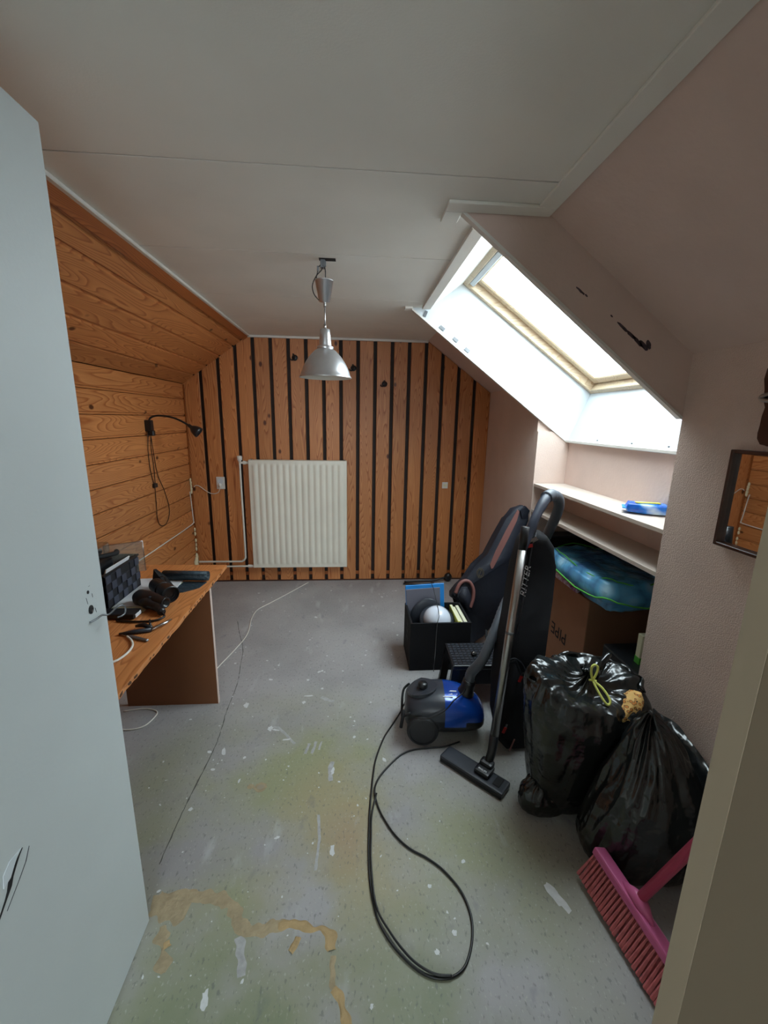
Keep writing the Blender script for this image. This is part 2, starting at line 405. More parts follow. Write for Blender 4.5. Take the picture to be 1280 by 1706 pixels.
for u0, u1 in zip(bounds, bounds[1:]):
    bm = BM(); prof = [(u0+.0008, -.008), (u0+.0008, .001), (u0+.005, .005), (u1-.0165, .005), (u1-.0125, -.004), (u1-.0025, -.004), (u1-.0025, -.008)]
    prism(bm, [Vector((XL, YF, ZL))+su*u+sn*w for u, w in prof], (0, D-YF-.026, 0)); obj('plank', bm, WY, wall_left)
c0 = Vector((XA, YF, H))
bm = BM(); prism(bm, [c0-su*.058+sn*.0052, c0-su*.004+sn*.0052, c0-su*.004+sn*.014, c0-su*.052+sn*.014], (0, D-YF-.026, 0)); obj('edge_board', bm, WTRIM, wall_left)
bx('trim_2', (XA-.006, XA+.022, YF, D-.045, H-.014, H-.0005), WHITE, kind='structure', bev=.003)
bx('trim_3', (XL+.0052, XL+.016, D-.040, D-.0265, .0, ZL-.01), WTRIM, kind='structure')
c0 = Vector((XL+.008, D-.040, ZL)); 

# ------------------------------------------------------------------ right wall: slope, piers, recess
TH = .06
bm = BM()
rs = Vector((XR-XB, 0, ZR-H)); rn = Vector((-rs.z, 0, rs.x)).normalized()   # outward
def sloperun(y0, y1):
    a = Vector((XB-.0, y0, H)); b = Vector((XR, y0, ZR)); prism(bm, [a, b, b+rn*TH, a+rn*TH], (0, y1-y0, 0))
sloperun(YF-.1, Y1); sloperun(Y2+.018, D+.02)
box(bm, XR, XR+.45, YF-.3, Y1, -.02, ZR)        # near pier (solid mass)
box(bm, XR, XR+.45, Y2+.003, D+.02, -.02, ZR-.3)
box(bm, XR, XR+.45, Y2+.018, D+.02, ZR-.3, ZR)
wall_right = obj('wall_right', bm, [PINK, PINKS], kind='structure')
for p in wall_right.data.polygons:
    if p.center.z > 1.75 and p.center.x < 1.15: p.material_index = 1
# recess behind the shelves
bm = BM()
box(bm, 1.40, 1.46, Y1-.01, Y2+.01, .905, 1.358)
prism(bm, [(1.46, Y1, 1.30), (2.05, Y1, .88), (2.05, Y1, .94), (1.46, Y1, 1.38)], (0, Y2-Y1, 0))
box(bm, 2.0, 2.06, Y1-.01, Y2+.02, -.02, .95)
box(bm, XR+.40, 2.05, Y1-.03, Y1, -.02, 1.4); box(bm, XR+.40, 2.05, Y2, Y2+.03, -.02, 1.4)
obj('trim_4', bm, PINKS, kind='structure')

# skylight window
win = bpy.data.objects.new('window_1', None); COL.objects.link(win); win.location = W0+WU*WLEN/2+Vector((0, (Y1+Y2)/2, 0)); win['kind'] = 'structure'
win.matrix_basis = Matrix.Translation(win.location)
def wp(u, y, w): return W0+WU*u+WN*w+Vector((0, y, 0))
def wbar(name, u0, u1, y0, y1, w0, w1, m, bev=.003, parent=win, **k):
    bm = BM(); vs = box(bm, u0, u1, y0, y1, w0, w1, bev=bev)
    for v in bm.verts: v.co = wp(v.co.x, v.co.y, v.co.z)
    return obj(name, bm, m, parent, **k)
YA, YB = Y1+.018, Y2
poly = [(.345, H-.0005), (1.386, 1.356), (1.40, 1.352), (1.56, 1.737), (.697, 2.342), (.44, 2.16)]
bm = BM(); prism(bm, [(x, Y2, z) for x, z in poly], (0, .018, 0)); obj('reveal_panel', bm, REVEAL, win)
bm = BM(); prism(bm, [(x, Y1, z) for x, z in poly], (0, .018, 0))
bm.faces.ensure_lookup_table()
for f in bm.faces:
    f.normal_update()
obj('reveal_panel', bm, PINKS, win)
# bright rounded corner bead along the lower edge of each side board
for yy in (Y1-.003, Y2-.005):
    d = (Vector((1.386, 0, 1.356))-Vector((.345, 0, H))).normalized(); nn = Vector((d.z, 0, -d.x))
    a = Vector((.345, yy, H-.002)); b = Vector((1.386 if yy > 2 else 1.187, yy, 0)); b.z = a.z+(b.x-a.x)*d.z/d.x
    bm = BM(); prism(bm, [a-nn*-.0, b-nn*-.0, b+nn*.009, a+nn*.009], (0, .024, 0)); obj('corner_bead', bm, WHITE, win)
# bottom and top boards of the shaft
bm = BM(); prism(bm, [(1.386, YA, 1.352), (1.506, YA, 1.655), (1.53, YA, 1.69), (1.56, YA, 1.69), (1.41, YA, 1.34)], (0, YB-YA, 0)); obj('reveal_panel', bm, REVEAL, win)
bm = BM(); prism(bm, [(.452, YA, H), (.64, YA, 2.26), (.66, YA, 2.31), (.44, YA, 2.16)], (0, YB-YA, 0)); obj('head_board', bm, CEIL, win)
bm = BM(); prism(bm, [(1.372, YA-.02, 1.350), (1.40, YA-.02, 1.350), (1.40, YA-.02, 1.362), (1.372, YA-.02, 1.362)], (0, YB-YA+.02, 0)); obj('sill_trim', bm, WHITE, win)
for yy in (1.75, 2.0, 2.3): tb('screw', [(1.384, yy, 1.378), (1.389, yy, 1.377)], .004, GREYM, win)
# fixed frame
wbar('frame_rail', -.02, WLEN+.03, YB-.03, YB+.03, .0, .12, WSASH)
wbar('frame_rail', -.02, WLEN+.03, YA-.03, YA+.03, .0, .12, WSASH)
wbar('frame_rail', -.03, .03, YA+.03, YB-.03, .0, .12, WSASH)
wbar('frame_rail', WLEN-.03, WLEN+.03, YA+.03, YB-.03, .0, .12, WSASH)
# sash
wbar('sash_rail', .032, WLEN-.032, YB-.086, YB-.031, .045, .10, WSASH, .006)
wbar('sash_rail', .032, WLEN-.032, YA+.031, YA+.086, .045, .10, WSASH, .006)
wbar('sash_rail', .032, .075, YA+.087, YB-.087, .045, .10, WSASH, .006)
wbar('sash_rail', WLEN-.080, WLEN-.032, YA+.087, YB-.087, .045, .10, WSASH, .006)
wbar('vent_flap', .030, .062, YA+.035, YB-.035, .010, .043, REVEAL, .004)
wbar('glass_pane', .070, WLEN-.075, YA+.08, YB-.08, .084, .090, GLASS, 0)
wbar('flashing', -.03, WLEN+.05, YB+.02, YB+.07, .0, .13, GREYM)
# little grey clips on the far reveal
for x, z in ((.425, 2.088), (.53, 2.012), (.615, 1.95), (.69, 1.893)):
    d = WU; M = axisM((x, Y2-.002, z), (0, -1, 0), d if x > .5 else (.35, 0, .9))
    bm = BM(); box(bm, -.017, .017, -.009, .009, 0, .003, M=M); obj('clip', bm, GREYM, win)
# bare plaster scrapes on the near side board
for x0_, z0_, w_, h_ in ((.752, 1.902, .016, .004), (.775, 1.888, .005, .003), (.872, 1.828, .004, .003), (.915, 1.795, .022, .005), (.948, 1.772, .020, .006), (.975, 1.752, .022, .008), (1.000, 1.738, .018, .010), (1.018, 1.742, .010, .012)):
    pp = [(x0_+w_*math.cos(a)*(1+.35*nz((a, x0_*20, 1)))-h_*.8*math.sin(a)*0, Y1-.0012, z0_-.72*w_*math.cos(a)+h_*math.sin(a)*(1+.5*nz((a*2, z0_*30, 4)))) for a in [2*PI*k/12 for k in range(12)]]
    bm = BM(); prism(bm, pp, (0, .001, 0)); obj('plaster_scrape', bm, SOOT, win)
# ceiling strips around the shaft
def strip(n, x0, x1, y0, y1, t=.010): bx(n, (x0, x1, y0, y1, H-t, H-.0004), CEIL, kind='structure', bev=.002)
strip('trim_5', XB-.062, XB-.002, YF, Y1-.062)
strip('trim_6', .285, XB-.002, Y1-.060, Y1-.004)
strip('trim_7', .285, .34, Y1-.004, Y1+.07)
strip('trim_8', .400, .450, Y1+.10, Y2-.03, .014)
strip('trim_9', .300, .345, Y2-.03, Y2+.02, .012)

# shelves of the recess
sh = thing('wall_shelf', (1.29, 2.04, 1.06), 'upper white shelf board in the recess under the skylight, wipes on it', 'shelf', 'recess shelves')
bx('shelf_board', (XR+.002, 1.40, Y1+.001, Y2-.001, 1.060, 1.078), SHELFM, sh, bev=.001)
sh2 = thing('wall_shelf', (1.29, 2.04, .89), 'lower white shelf board, just above the cardboard box', 'shelf', 'recess shelves')
bx('shelf_board', (XR+.002, 1.40, Y1+.001, Y2-.001, .886, .905), SHELFM, sh2, bev=.001)

# ------------------------------------------------------------------ front wall, door frame, landing behind the camera
bm = BM()
box(bm, XL-.1, -.68, .06, YF, -.02, H+.02); box(bm, .30, XR+.4, .06, YF-.02, -.02, H+.02)
box(bm, -.68, .30, .06, YF, 2.06, H+.04)
obj('wall_front', bm, CEIL, kind='structure')
bm = BM()
box(bm, -2.0, -1.9, -2.7, .1, -.02, H+.05); box(bm, 1.9, 2.0, -2.7, .1, -.02, H+.05)
box(bm, -2, XL, .0, .1, -.02, H+.05); box(bm, XR, 2, .0, .1, -.02, H+.05)
box(bm, -2.0, -.55, -2.7, -2.6, -.02, H+.05); box(bm, .55, 2.0, -2.7, -2.6, -.02, H+.05)
box(bm, -.55, .55, -2.7, -2.6, -.02, 1.05); box(bm, -.55, .55, -2.7, -2.6, 2.0, H+.05)  # window opening added in the unseen wall to let in fill light
box(bm, XB, 2.0, -2.8, .1, H, H+.05); box(bm, -2.0, -1.5, -2.8, .1, H, H+.05)
obj('wall_landing', bm, CEIL, kind='structure')
bm = BM(); box(bm, .2203, .30, .045, .1835, 0, 2.06); obj('trim_10', bm, CREAM_SHADE, kind='structure')
bm = BM(); box(bm, .220, .285, .1838, .2005, 0, 2.06); obj('trim_11', bm, CREAM, kind='structure')
bm = BM(); box(bm, -.68, -.647, .045, .20, 0, 2.06); box(bm, -.647, .22, .045, .2, 2.025, 2.06); obj('trim_12', bm, CREAM, kind='structure')

# door leaf
door = bpy.data.objects.new('door_1', None); COL.objects.link(door); door.location = (-.62, .16, 0); door.matrix_basis = Matrix.Translation((-.62, .16, 0)); door['kind'] = 'structure'
XD = -.603
bx('door_leaf', (XD-.040, XD, .165, .985, .006, 2.018), DOORM, door, bev=.002)
def disc(name, y, z, ry, rz, m, x=XD, t=.0012):
    bm = BM(); lathe(bm, [(0, 0), (1, 0), (1, t), (0, t)], seg=20)
    M = axisM((x, y, z), (1, 0, 0), (0, 1, 0)) @ Matrix.Diagonal((ry, rz, 1, 1))
    for v in bm.verts: v.co = M @ v.co
    bmesh.ops.remove_doubles(bm, verts=bm.verts, dist=1e-6)
    return obj(name, bm, m, door)
disc('latch_hole', .929, 1.033, .0085, .0105, BLKM); disc('screw_hole', .927, 1.0765, .0035, .004, BLKM)
disc('spindle', .931, 1.029, .003, .004, STEEL, XD+.0012)
for (y, z, y2, z2) in ((.918, 1.066, .921, 1.050), (.9395, 1.068, .9405, 1.058), (.944, 1.03, .946, 1.018), (.931, 1.088, .936, 1.089)):
    bm = BM(); prism(bm, [(XD, y, z), (XD, y+.0008, z), (XD, y2+.0008, z2), (XD, y2, z2)], (.0006, 0, 0)); obj('scratch', bm, DKGREY, door)
CR = [(.560, .600, .003), (.584, .626, .004), (.603, .645, .006), (.612, .655, .010), (.618, .668, .011), (.630, .680, .007), (.640, .690, .005), (.650, .697, .002)]
bm = BM(); prism(bm, [(XD, y-w/2, z) for y, z, w in CR]+[(XD, y+w/2, z) for y, z, w in reversed(CR)], (.0010, 0, 0)); obj('crack', bm, BLKM, door)
bm = BM(); prism(bm, [(XD, .618, .672), (XD, .636, .694), (XD, .648, .6995), (XD, .622, .7015), (XD, .606, .690), (XD, .602, .668)], (.0014, 0, 0)); obj('loose_chip', bm, REVEAL, door)
CR = [(.600, .622, .001), (.634, .648, .0018), (.652, .664, .0016), (.664, .684, .0008)]
bm = BM(); prism(bm, [(XD, y-w/2, z) for y, z, w in CR]+[(XD, y+w/2, z) for y, z, w in reversed(CR)], (.0008, 0, 0)); obj('crack', bm, DKGREY, door)

# bent wire hook hanging in the latch
hk = [(-.602, .919, 1.006), (-.590, .925, 1.012), (-.582, .932, 1.017), (-.575, .942, 1.013), (-.570, .952, 1.016), (-.565, .962, 1.022), (-.560, .975, 1.021), (-.558, .984, 1.012), (-.558, .982, 1.000), (-.560, .970, .996), (-.562, .957, .999)]
tb('wire_hook', hk, .0022, GREYM, seg=8, smooth_n=6, label='bent grey wire hook sticking out of the open door below its latch hole', cat='hook')

# ------------------------------------------------------------------ floor marks
def blob_poly(x, y, rx, ry, n=14, rot=0, j=.35, z=0.0):
    pts = []
    for k in range(n):
        a = 2*PI*k/n; r = 1+rnd.uniform(-j, j); px, py = rx*r*math.cos(a), ry*r*math.sin(a)
        pts.append((x+px*math.cos(rot)-py*math.sin(rot), y+px*math.sin(rot)+py*math.cos(rot), z))
    return pts
SPLAT = mat('white_paint_splat', sRGB(206, 208, 208), .5, var=.1, vscale=60)
OCHRE = mat('ochre_glue', sRGB(178, 152, 110), .9, bump=.6, bscale=60, var=.25, vscale=18, bdist=.01)
OCHRE2 = mat('thin_ochre_glue', sRGB(166, 150, 120), .9, bump=.3, bscale=60, var=.2, vscale=25)
bm = BM()
big = [(-.40, 1.765, .014, .018), (-.375, 1.755, .02, .005), (-.31, 1.69, .02, .005), (-.648+.09, 1.94, .012, .02), (.648, .975, .014, .045), (-.26, 1.95, .010, .012), (-.24, 2.0, .02, .006), (-.085, 1.5, .007, .016), (-.47, 1.47, .005, .014), (-.27, 1.22, .009, .006),
       (-.38, .80, .010, .02), (.25, 1.03, .006, .006), (.30, .90, .007, .008), (.24, .86, .006, .007), (.29, .955, .003, .004), (-.07, 1.16, .008, .02), (.05, .76, .004, .006), (-.62, 1.35, .008, .008), (-.58, 1.63, .008, .02)]
for x, y, rx, ry in big: prism(bm, blob_poly(x, y, rx, ry, rot=rnd.uniform(-.5, .5)), (0, 0, .0007))
for i in range(190):
    x = rnd.uniform(-.85, .45); y = rnd.uniform(.75, 3.5) if i % 3 else rnd.uniform(1.5, 3.4); s = rnd.choice([.0025, .003, .004, .005, .008])*(1 if y > 1.4 else .7)
    if x > .25 and y < 2.6 and y > 1.5: continue
    prism(bm, blob_poly(x, y, s, s*rnd.uniform(.6, 1.8), n=7, rot=rnd.uniform(0, 3)), (0, 0, .0006))
obj('paint_splatter', bm, SPLAT, floor, kind='stuff')
def ribbon(path, w, name, m, t=.0012, n=9, j=.45):
    P = catmull([(x, y, 0) for x, y in path], n); L_, R_ = [], []
    for i, p in enumerate(P):
        d = (P[min(i+1, len(P)-1)]-P[max(i-1, 0)]).normalized(); q = Vector((-d.y, d.x, 0)); ww = (w(i/(len(P)-1)) if callable(w) else w)
        L_.append(p+q*ww*(1+j*nz(p*40+Vector((3, 0, 0)))*1.8)); R_.append(p-q*ww*(1+j*nz(p*40+Vector((0, 9, 0)))*1.8))
    bm = BM(); rows = [[bm.verts.new(l), bm.verts.new(l.lerp(r, .25)+Vector((0, 0, t))), bm.verts.new(l.lerp(r, .75)+Vector((0, 0, t))), bm.verts.new(r)] for l, r in zip(L_, R_)]
    for a, b in zip(rows, rows[1:]):
        for k in range(3): bm.faces.new((a[k], a[k+1], b[k+1], b[k]))
    return obj(name, bm, m, floor)
SMEAR = mat('pale_paint_smear', sRGB(172, 172, 172), .5, var=.25, vscale=50)
for pth, w_ in (([(-.40, 1.775), (-.36, 1.765), (-.30, 1.70), (-.27, 1.66)], .006), ([(-.17, 1.99), (-.13, 1.96), (-.10, 1.95)], .012), ([(-.20, 1.66), (-.215, 1.60)], .006), ([(-.17, 1.67), (-.185, 1.60)], .006), ([(-.145, 1.67), (-.155, 1.62)], .005), ([(-.09, 1.55), (-.095, 1.49), (-.09, 1.45)], .010), ([(-.13, 1.30), (-.12, 1.2), (-.125, 1.10)], .005), ([(-.33, .93), (-.31, .88), (-.30, .84)], .012)):
    ribbon(pth, w_, 'paint_smear', SMEAR, .0003)
ribbon([(-.62, 1.035), (-.53, 1.05), (-.44, 1.035), (-.385, 1.02), (-.345, .975), (-.31, .945), (-.26, .945), (-.19, .955)], lambda t: .020-.008*abs(t-.4), 'glue_residue', OCHRE2)
ribbon([(-.22, .95), (-.17, .953), (-.12, .935), (-.09, .935), (-.065, .915), (-.058, .882)], lambda t: .011+.004*math.sin(t*9), 'glue_residue', OCHRE, .003)
ribbon([(-.16, .92), (-.165, .90), (-.175, .885)], .009, 'glue_residue', OCHRE, .002)
ribbon([(-.050, .80), (-.030, .775), (-.018, .745), (-.005, .70)], .010, 'glue_residue', OCHRE, .003)
ribbon([(-.056, .87), (-.055, .84), (-.05, .80)], .008, 'glue_residue', OCHRE2, .001)
ribbon([(-.61, 1.03), (-.56, 1.02), (-.50, 1.01)], .032, 'glue_residue', OCHRE2, .0016)
ribbon([(-.56, .97), (-.545, .93), (-.525, .895), (-.51, .86)], lambda t: .012+.008*math.sin(t*10), 'glue_residue', OCHRE2, .0016)
ribbon([(-.535, .93), (-.525, .915)], .012, 'glue_residue', OCHRE, .002)
for x, y, r in ((-.375, 1.435, .022), (-.415, 1.44, .012)):
    bm = BM(); a = blob_poly(x, y, r*1.2, r, 18, j=.12); prism(bm, a, (0, 0, .0005)); obj('ring_stain', bm, OCHRE2, floor)
bm = BM(); prism(bm, blob_poly(-.375, 1.435, .014, .012, 14, j=.1), (0, 0, .0008)); obj('ring_centre', bm, mat('ring_centre_grey', sRGB(150, 140, 120), .7), floor)
ribbon([(-.85, 2.876), (-.79, 2.7), (-.716, 2.50), (-.68, 2.3), (-.652, 2.121), (-.645, 1.9), (-.628, 1.677), (-.645, 1.373), (-.649, 1.15)], .0016, 'crack', mat('floor_crack', sRGB(84, 84, 78), .9), .0005, n=14, j=1.2)

# ------------------------------------------------------------------ radiator
rad = thing('radiator', (-.47, 3.60, .155), 'white fluted panel radiator on the back wall, thermostat pipe at its left', 'radiator')
bm = BM()
x0, x1, z0, z1, yf, yb = -.889, -.056, .155, 1.118, 3.575, 3.632
nf = 15; m_ = .028; cols = []; xs = []
per = (x1-x0-2*m_)/nf
for k in range(nf*10+1): xs.append(x0+m_+per*k/10)
xs = [x0, x0+.004]+xs+[x1-.004, x1]
zz = [z0, z0+.004, z0+.03, z0+.040, z0+.055]+[z0+.055+(z1-z0-.11)*k/6 for k in range(1, 6)]+[z1-.055, z1-.040, z1-.03, z1-.004, z1]
grid = []
for z in zz:
    row = []
    for x in xs:
        y = yf+.006
        if x in (x0, x1) or z in (z0, z1): y = yf+.012
        if x0+m_ <= x <= x1-m_:
            ph = (x-x0-m_)/per; fade = min(1, max(0, (z-z0-.03)/.02), max(0, (z1-.03-z)/.02))
            c = .5-.5*math.cos(2*PI*ph); y = y - .009*fade*(c**.55)
        row.append(bm.verts.new((x, y, z)))
    grid.append(row)
for a, b in zip(grid, grid[1:]):
    for k in range(len(xs)-1): bm.faces.new((a[k], a[k+1], b[k+1], b[k]))
per_ = grid[0]+[r[-1] for r in grid[1:]]+list(reversed(grid[-1][:-1]))+[r[0] for r in reversed(grid[1:-1])]
bk = [bm.verts.new((v.co.x, yb, v.co.z)) for v in per_]
for i in range(len(per_)): j = (i+1) % len(per_); bm.faces.new((per_[i], per_[j], bk[j], bk[i]))
bm.faces.new(bk)
obj('panel', bm, RADW, rad, smooth=True)
for o in [bpy.data.objects['panel']]:
    try: o.data.set_sharp_from_angle(angle=.9)
    except Exception: pass
bm = BM(); cyl(bm, (-.92, 3.605, 1.092), (-.885, 3.605, 1.092), .012); cyl(bm, (-.935, 3.605, 1.092), (-.915, 3.605, 1.092), .016, 8); cyl(bm, (-.963, 3.605, 1.092), (-.93, 3.605, 1.092), .010); obj('valve', bm, CABLEW, rad, smooth=False)
bm = BM(); lathe(bm, [(.0, 0), (.012, 0), (.013, .012), (.020, .016), (.022, .045), (.017, .052), (0, .053)], (-.963, 3.605, 1.098), 20); obj('valve_knob', bm, WHITE, rad, smooth=True)
tb('pipe', [(-.963, 3.605, 1.10), (-.963, 3.606, .9), (-.961, 3.61, .5), (-.961, 3.612, .27), (-.966, 3.612, .235), (-.985, 3.612, .213), (-1.02, 3.612, .206), (-1.2, 3.612, .206), (-1.375, 3.612, .205)], .0085, CABLEW, rad, 10, 5, label='thin white pipe bent from the valve down to the corner')
bm = BM(); cyl(bm, (-.91, 3.605, .165), (-.885, 3.605, .165), .012); cyl(bm, (-.94, 3.605, .165), (-.91, 3.605, .165), .014, 8); cyl(bm, (-1.37, 3.605, .160), (-.93, 3.605, .164), .0075); obj('pipe', bm, CABLEW, rad)
for x in (-.72, -.22): bx('bracket', (x-.015, x+.015, 3.632, D-.024, .9, .98), RADW, rad)
for x in (-.865, -.08): tb('vent_plug', [(x, 3.606, 1.117), (x, 3.606, 1.126)], .008, STEEL, rad)

# sockets on the back wall
yw = D-.024
so = thing('wall_socket', (-1.145, yw, .909), 'white double-height wall socket left of the radiator with a plug in it', 'socket')
bx('plate', (-1.182, -1.112, yw-.012, yw, .856, .962), WHITE, so, bev=.004, seg=2)
bm = BM(); lathe(bm, [(0, 0), (.024, 0), (.024, .004), (.0205, .004), (.0195, .0005), (0, .0005)], seg=24, M=axisM((-1.147, yw-.012, .925), (0, -1, 0))); obj('socket_ring', bm, REVEAL, so)
bm = BM(); lathe(bm, [(0, 0), (.016, 0), (.015, .014), (.009, .020), (0, .021)], seg=20, M=axisM((-1.150, yw-.012, .890), (0, -1, 0))); obj('plug', bm, WHITE, so, smooth=True)
tb('cord', [(-1.150, yw-.025, .885), (-1.153, yw-.02, .86), (-1.175, yw-.012, .825), (-1.225, yw-.010, .815), (-1.275, yw-.010, .840), (-1.330, yw-.010, .882), (-1.360, yw-.012, .885), (-1.372, yw-.016, .872)], .003, CABLEW, so, 8, 6)
sw = thing('wall_switch', (.825, yw, .90), 'small square white outlet plate right of the radiator on a pine plank', 'switch')
bx('plate', (.799, .851, yw-.009, yw, .873, .930), WHITE, sw, bev=.003, seg=2)
bx('insert', (.811, .839, yw-.0115, yw-.009, .892, .912), PAPERC, sw, bev=.001)

# putty and cable on the left wall
def lump(bm, c, r, s=(1, 1, 1), seed=0, amp=.35, sub=2):
    ret = bmesh.ops.create_icosphere(bm, subdivisions=sub, radius=1)
    for v in ret['verts']:
        d = v.co.copy(); k = 1+amp*nz(d*1.7+Vector((seed, seed*.7, 0)))
        v.co = Vector(c)+Vector((d.x*s[0], d.y*s[1], d.z*s[2]))*r*k
bm = BM()
for i, (y, z) in enumerate(((3.645, .935), (3.648, .91), (3.650, .885), (3.650, .86), (3.65, .835))): lump(bm, (XL+.012, y-.02, z), .013, (.6, .9+.1*(i % 2), 1.5), i)
obj('putty_patch', bm, PUTTY, wall_left, smooth=True)
bm = BM()
for i, (y, z) in enumerate(((3.64, .50), (3.64, .46), (3.642, .40), (3.642, .36), (3.64, .32), (3.635, .25), (3.62, .22), (3.625, .19), (3.60, .20), (3.615, .165))): lump(bm, (XL+.014, y-.015, z), .013 if i < 5 else .024, (.6, .8, 1.5), i+9)
obj('putty_patch', bm, PUTTY, wall_left, smooth=True)
tb('wall_cable', [(XL+.0095, 3.60, .84), (XL+.0095, 3.612, .75), (XL+.0095, 3.620, .64), (XL+.0095, 3.628, .575), (XL+.0095, 3.61, .558), (XL+.0095, 3.4, .550), (XL+.0095, 3.1, .548), (XL+.0095, 2.7, .545), (XL+.0095, 2.2, .55), (XL+.0095, 1.5, .55)], .0042, CABLEW, None, 8, 6,
   label='white cable clipped along the pine boards of the left wall above the desk', cat='cable')

# ------------------------------------------------------------------ wall hooks
def hook(x, z, label):
    h = thing('coat_hook', (x, yw, z), label, 'hook', 'black coat hooks on the back wall')
    bm = BM(); lathe(bm, [(0, 0), (.024, 0), (.024, .004), (.018, .008), (0, .009)], seg=20, M=axisM((x, yw, z), (0, -1, 0))); obj('base', bm, BLK, h, smooth=True)
    tb('prong', [(x, yw-.006, z+.004), (x, yw-.03, z+.004), (x-.004, yw-.045, z+.012), (x-.006, yw-.05, z+.026)], [.006]*3*5+[.009], BLK, h, 8, 5)
    tb('prong', [(x, yw-.006, z-.006), (x-.012, yw-.022, z-.02), (x-.028, yw-.034, z-.020), (x-.035, yw-.036, z-.008)], [.005]*3*5+[.008], BLK, h, 8, 5)
hook(-.484, 1.955, 'black round coat hook on a plank left of the pendant lamp, highest hook')
hook(.0, 1.885, 'black coat hook half hidden behind the right rim of the pendant lamp')
hook(.262, 1.765, 'black coat hook right of the pendant lamp, lowest of the three')

# ------------------------------------------------------------------ pendant lamp
LX, LY = -.123, 1.933
lamp = thing('pendant_lamp', (LX, LY, H), 'aluminium bell shaped pendant lamp hanging by its flex from the ceiling hole', 'lamp')
bm = BM(); lathe(bm, [(.0365, 0), (.0385, .0), (.0385, -.004), (.0375, -.004), (.0235, -.082), (.006, -.086), (.004, -.09)], (LX-.001, LY, 2.040), 40)
lathe(bm, [(.0365, 0), (.034, -.003), (.021, -.078), (0, -.079)], (LX-.001, LY, 2.040), 40); obj('canopy_cup', bm, ALU, lamp, smooth=True)
tb('flex', [(LX, LY, 1.958), (LX, LY, 1.90), (LX+.0005, LY, 1.85)], .0032, STEEL, lamp, 10)
for q in (1.935, 1.848): tb('ferrule', [(LX, LY, q), (LX, LY, q+.021)], .0055, STEEL, lamp)
prof = [(0.004, 1.850), (.018, 1.849), (.021, 1.846), (.0235, 1.82), (.0275, 1.781), (.0275, 1.779), (.036, 1.777), (.037, 1.771), (.034, 1.768), (.036, 1.766), (.046, 1.760), (.058, 1.748), (.072, 1.732), (.085, 1.713), (.096, 1.693), (.104, 1.672), (.109, 1.656), (.1145, 1.650), (.1145, 1.647)]
bm = BM(); lathe(bm, prof, (LX, LY, 0), 56); sh_ = obj('lamp_shade', bm, ALU, lamp, smooth=True)
bm = BM(); lathe(bm, [(.1145, 1.647), (.1085, 1.648), (.103, 1.668), (.094, 1.690), (.082, 1.711), (.068, 1.730), (.052, 1.746), (.03, 1.762), (.0, 1.765)], (LX, LY, 0), 56); obj('shade_lining', bm, ALUIN, lamp, smooth=True)
bm = BM(); lathe(bm, [(0, 1.765), (.016, 1.765), (.016, 1.735), (.02, 1.72), (.024, 1.70), (.02, 1.68), (0, 1.672)], (LX, LY, 0), 20); obj('bulb', bm, GLOBE, lamp, smooth=True)
bm = BM(); box(bm, LX-.016, LX+.004, LY-.012, LY+.010, 2.085, 2.118, .002); box(bm, LX-.006, LX+.008, LY-.014, LY-.002, 2.09, 2.112, .002); box(bm, LX-.030, LX-.022, LY-.01, LY, 2.072, 2.092, .001); obj('terminal_block', bm, GREYM, lamp)
bm = BM()
tube(bm, catmull([(LX-.012, LY-.004, 2.10), (LX-.02, LY-.006, 2.092), (LX-.026, LY-.006, 2.083), (LX-.030, LY-.008, 2.06), (LX-.046, LY-.01, 2.03), (LX-.050, LY-.01, 2.005), (LX-.042, LY-.01, 1.98), (LX-.023, LY-.008, 1.960)], 6), .002, 6)
tube(bm, catmull([(LX-.004, LY-.01, 2.09), (LX-.012, LY-.01, 2.075), (LX-.030, LY-.012, 2.056), (LX-.032, LY-.012, 2.045), (LX-.028, LY, 2.03)], 6), .0022, 6)
tube(bm, catmull([(LX+.002, LY-.01, 2.09), (LX+.005, LY-.008, 2.07), (LX+.004, LY, 2.03)], 6), .0022, 6)
obj('wire', bm, CABLEB, lamp, smooth=True)

# ------------------------------------------------------------------ black clip lamp on left wall
cl = thing('wall_lamp', (XL, 2.97, 1.41), 'black gooseneck wall lamp fixed to the left pine wall, its flex looping down', 'lamp')
bx('clamp', (XL+.001, XL+.045, 2.945, 2.99, 1.365, 1.44), BLK, cl, bev=.006, seg=2)
bx('clamp_jaw', (XL+.02, XL+.055, 2.950, 2.985, 1.335, 1.372), BLK, cl, bev=.005)
tb('gooseneck', [(XL+.025, 2.968, 1.43), (XL+.035, 2.97, 1.452), (XL+.06, 2.975, 1.466), (XL+.10, 2.98, 1.470), (XL+.17, 2.985, 1.460), (XL+.225, 2.99, 1.438), (XL+.275, 2.995, 1.408)], .0065, BLK, cl, 10, 5)
a = Vector((XL+.27, 2.995, 1.412)); d = Vector((.78, .05, -.62)).normalized()
bm = BM(); lathe(bm, [(0, 0), (.010, 0), (.012, .01), (.012, .024), (.020, .032), (.030, .048), (.036, .070), (.038, .088), (.034, .088), (.028, .06), (0, .045)], seg=24, M=axisM(a, d)); obj('lamp_head', bm, BLK, cl, smooth=True)
tb('flex', [(XL+.02, 2.955, 1.37), (XL+.012, 2.945, 1.25), (XL+.010, 2.95, 1.12), (XL+.010, 2.975, 1.02), (XL+.010, 2.99, .99), (XL+.010, 2.985, .85), (XL+.010, 2.98, .76), (XL+.010, 3.01, .700), (XL+.010, 3.09, .680), (XL+.010, 3.16, .72), (XL+.010, 3.18, .80), (XL+.010, 3.13, .93), (XL+.010, 3.05, 1.06), (XL+.012, 3.02, 1.20), (XL+.02, 2.985, 1.355)], .0026, CABLEB, cl, 6, 6)
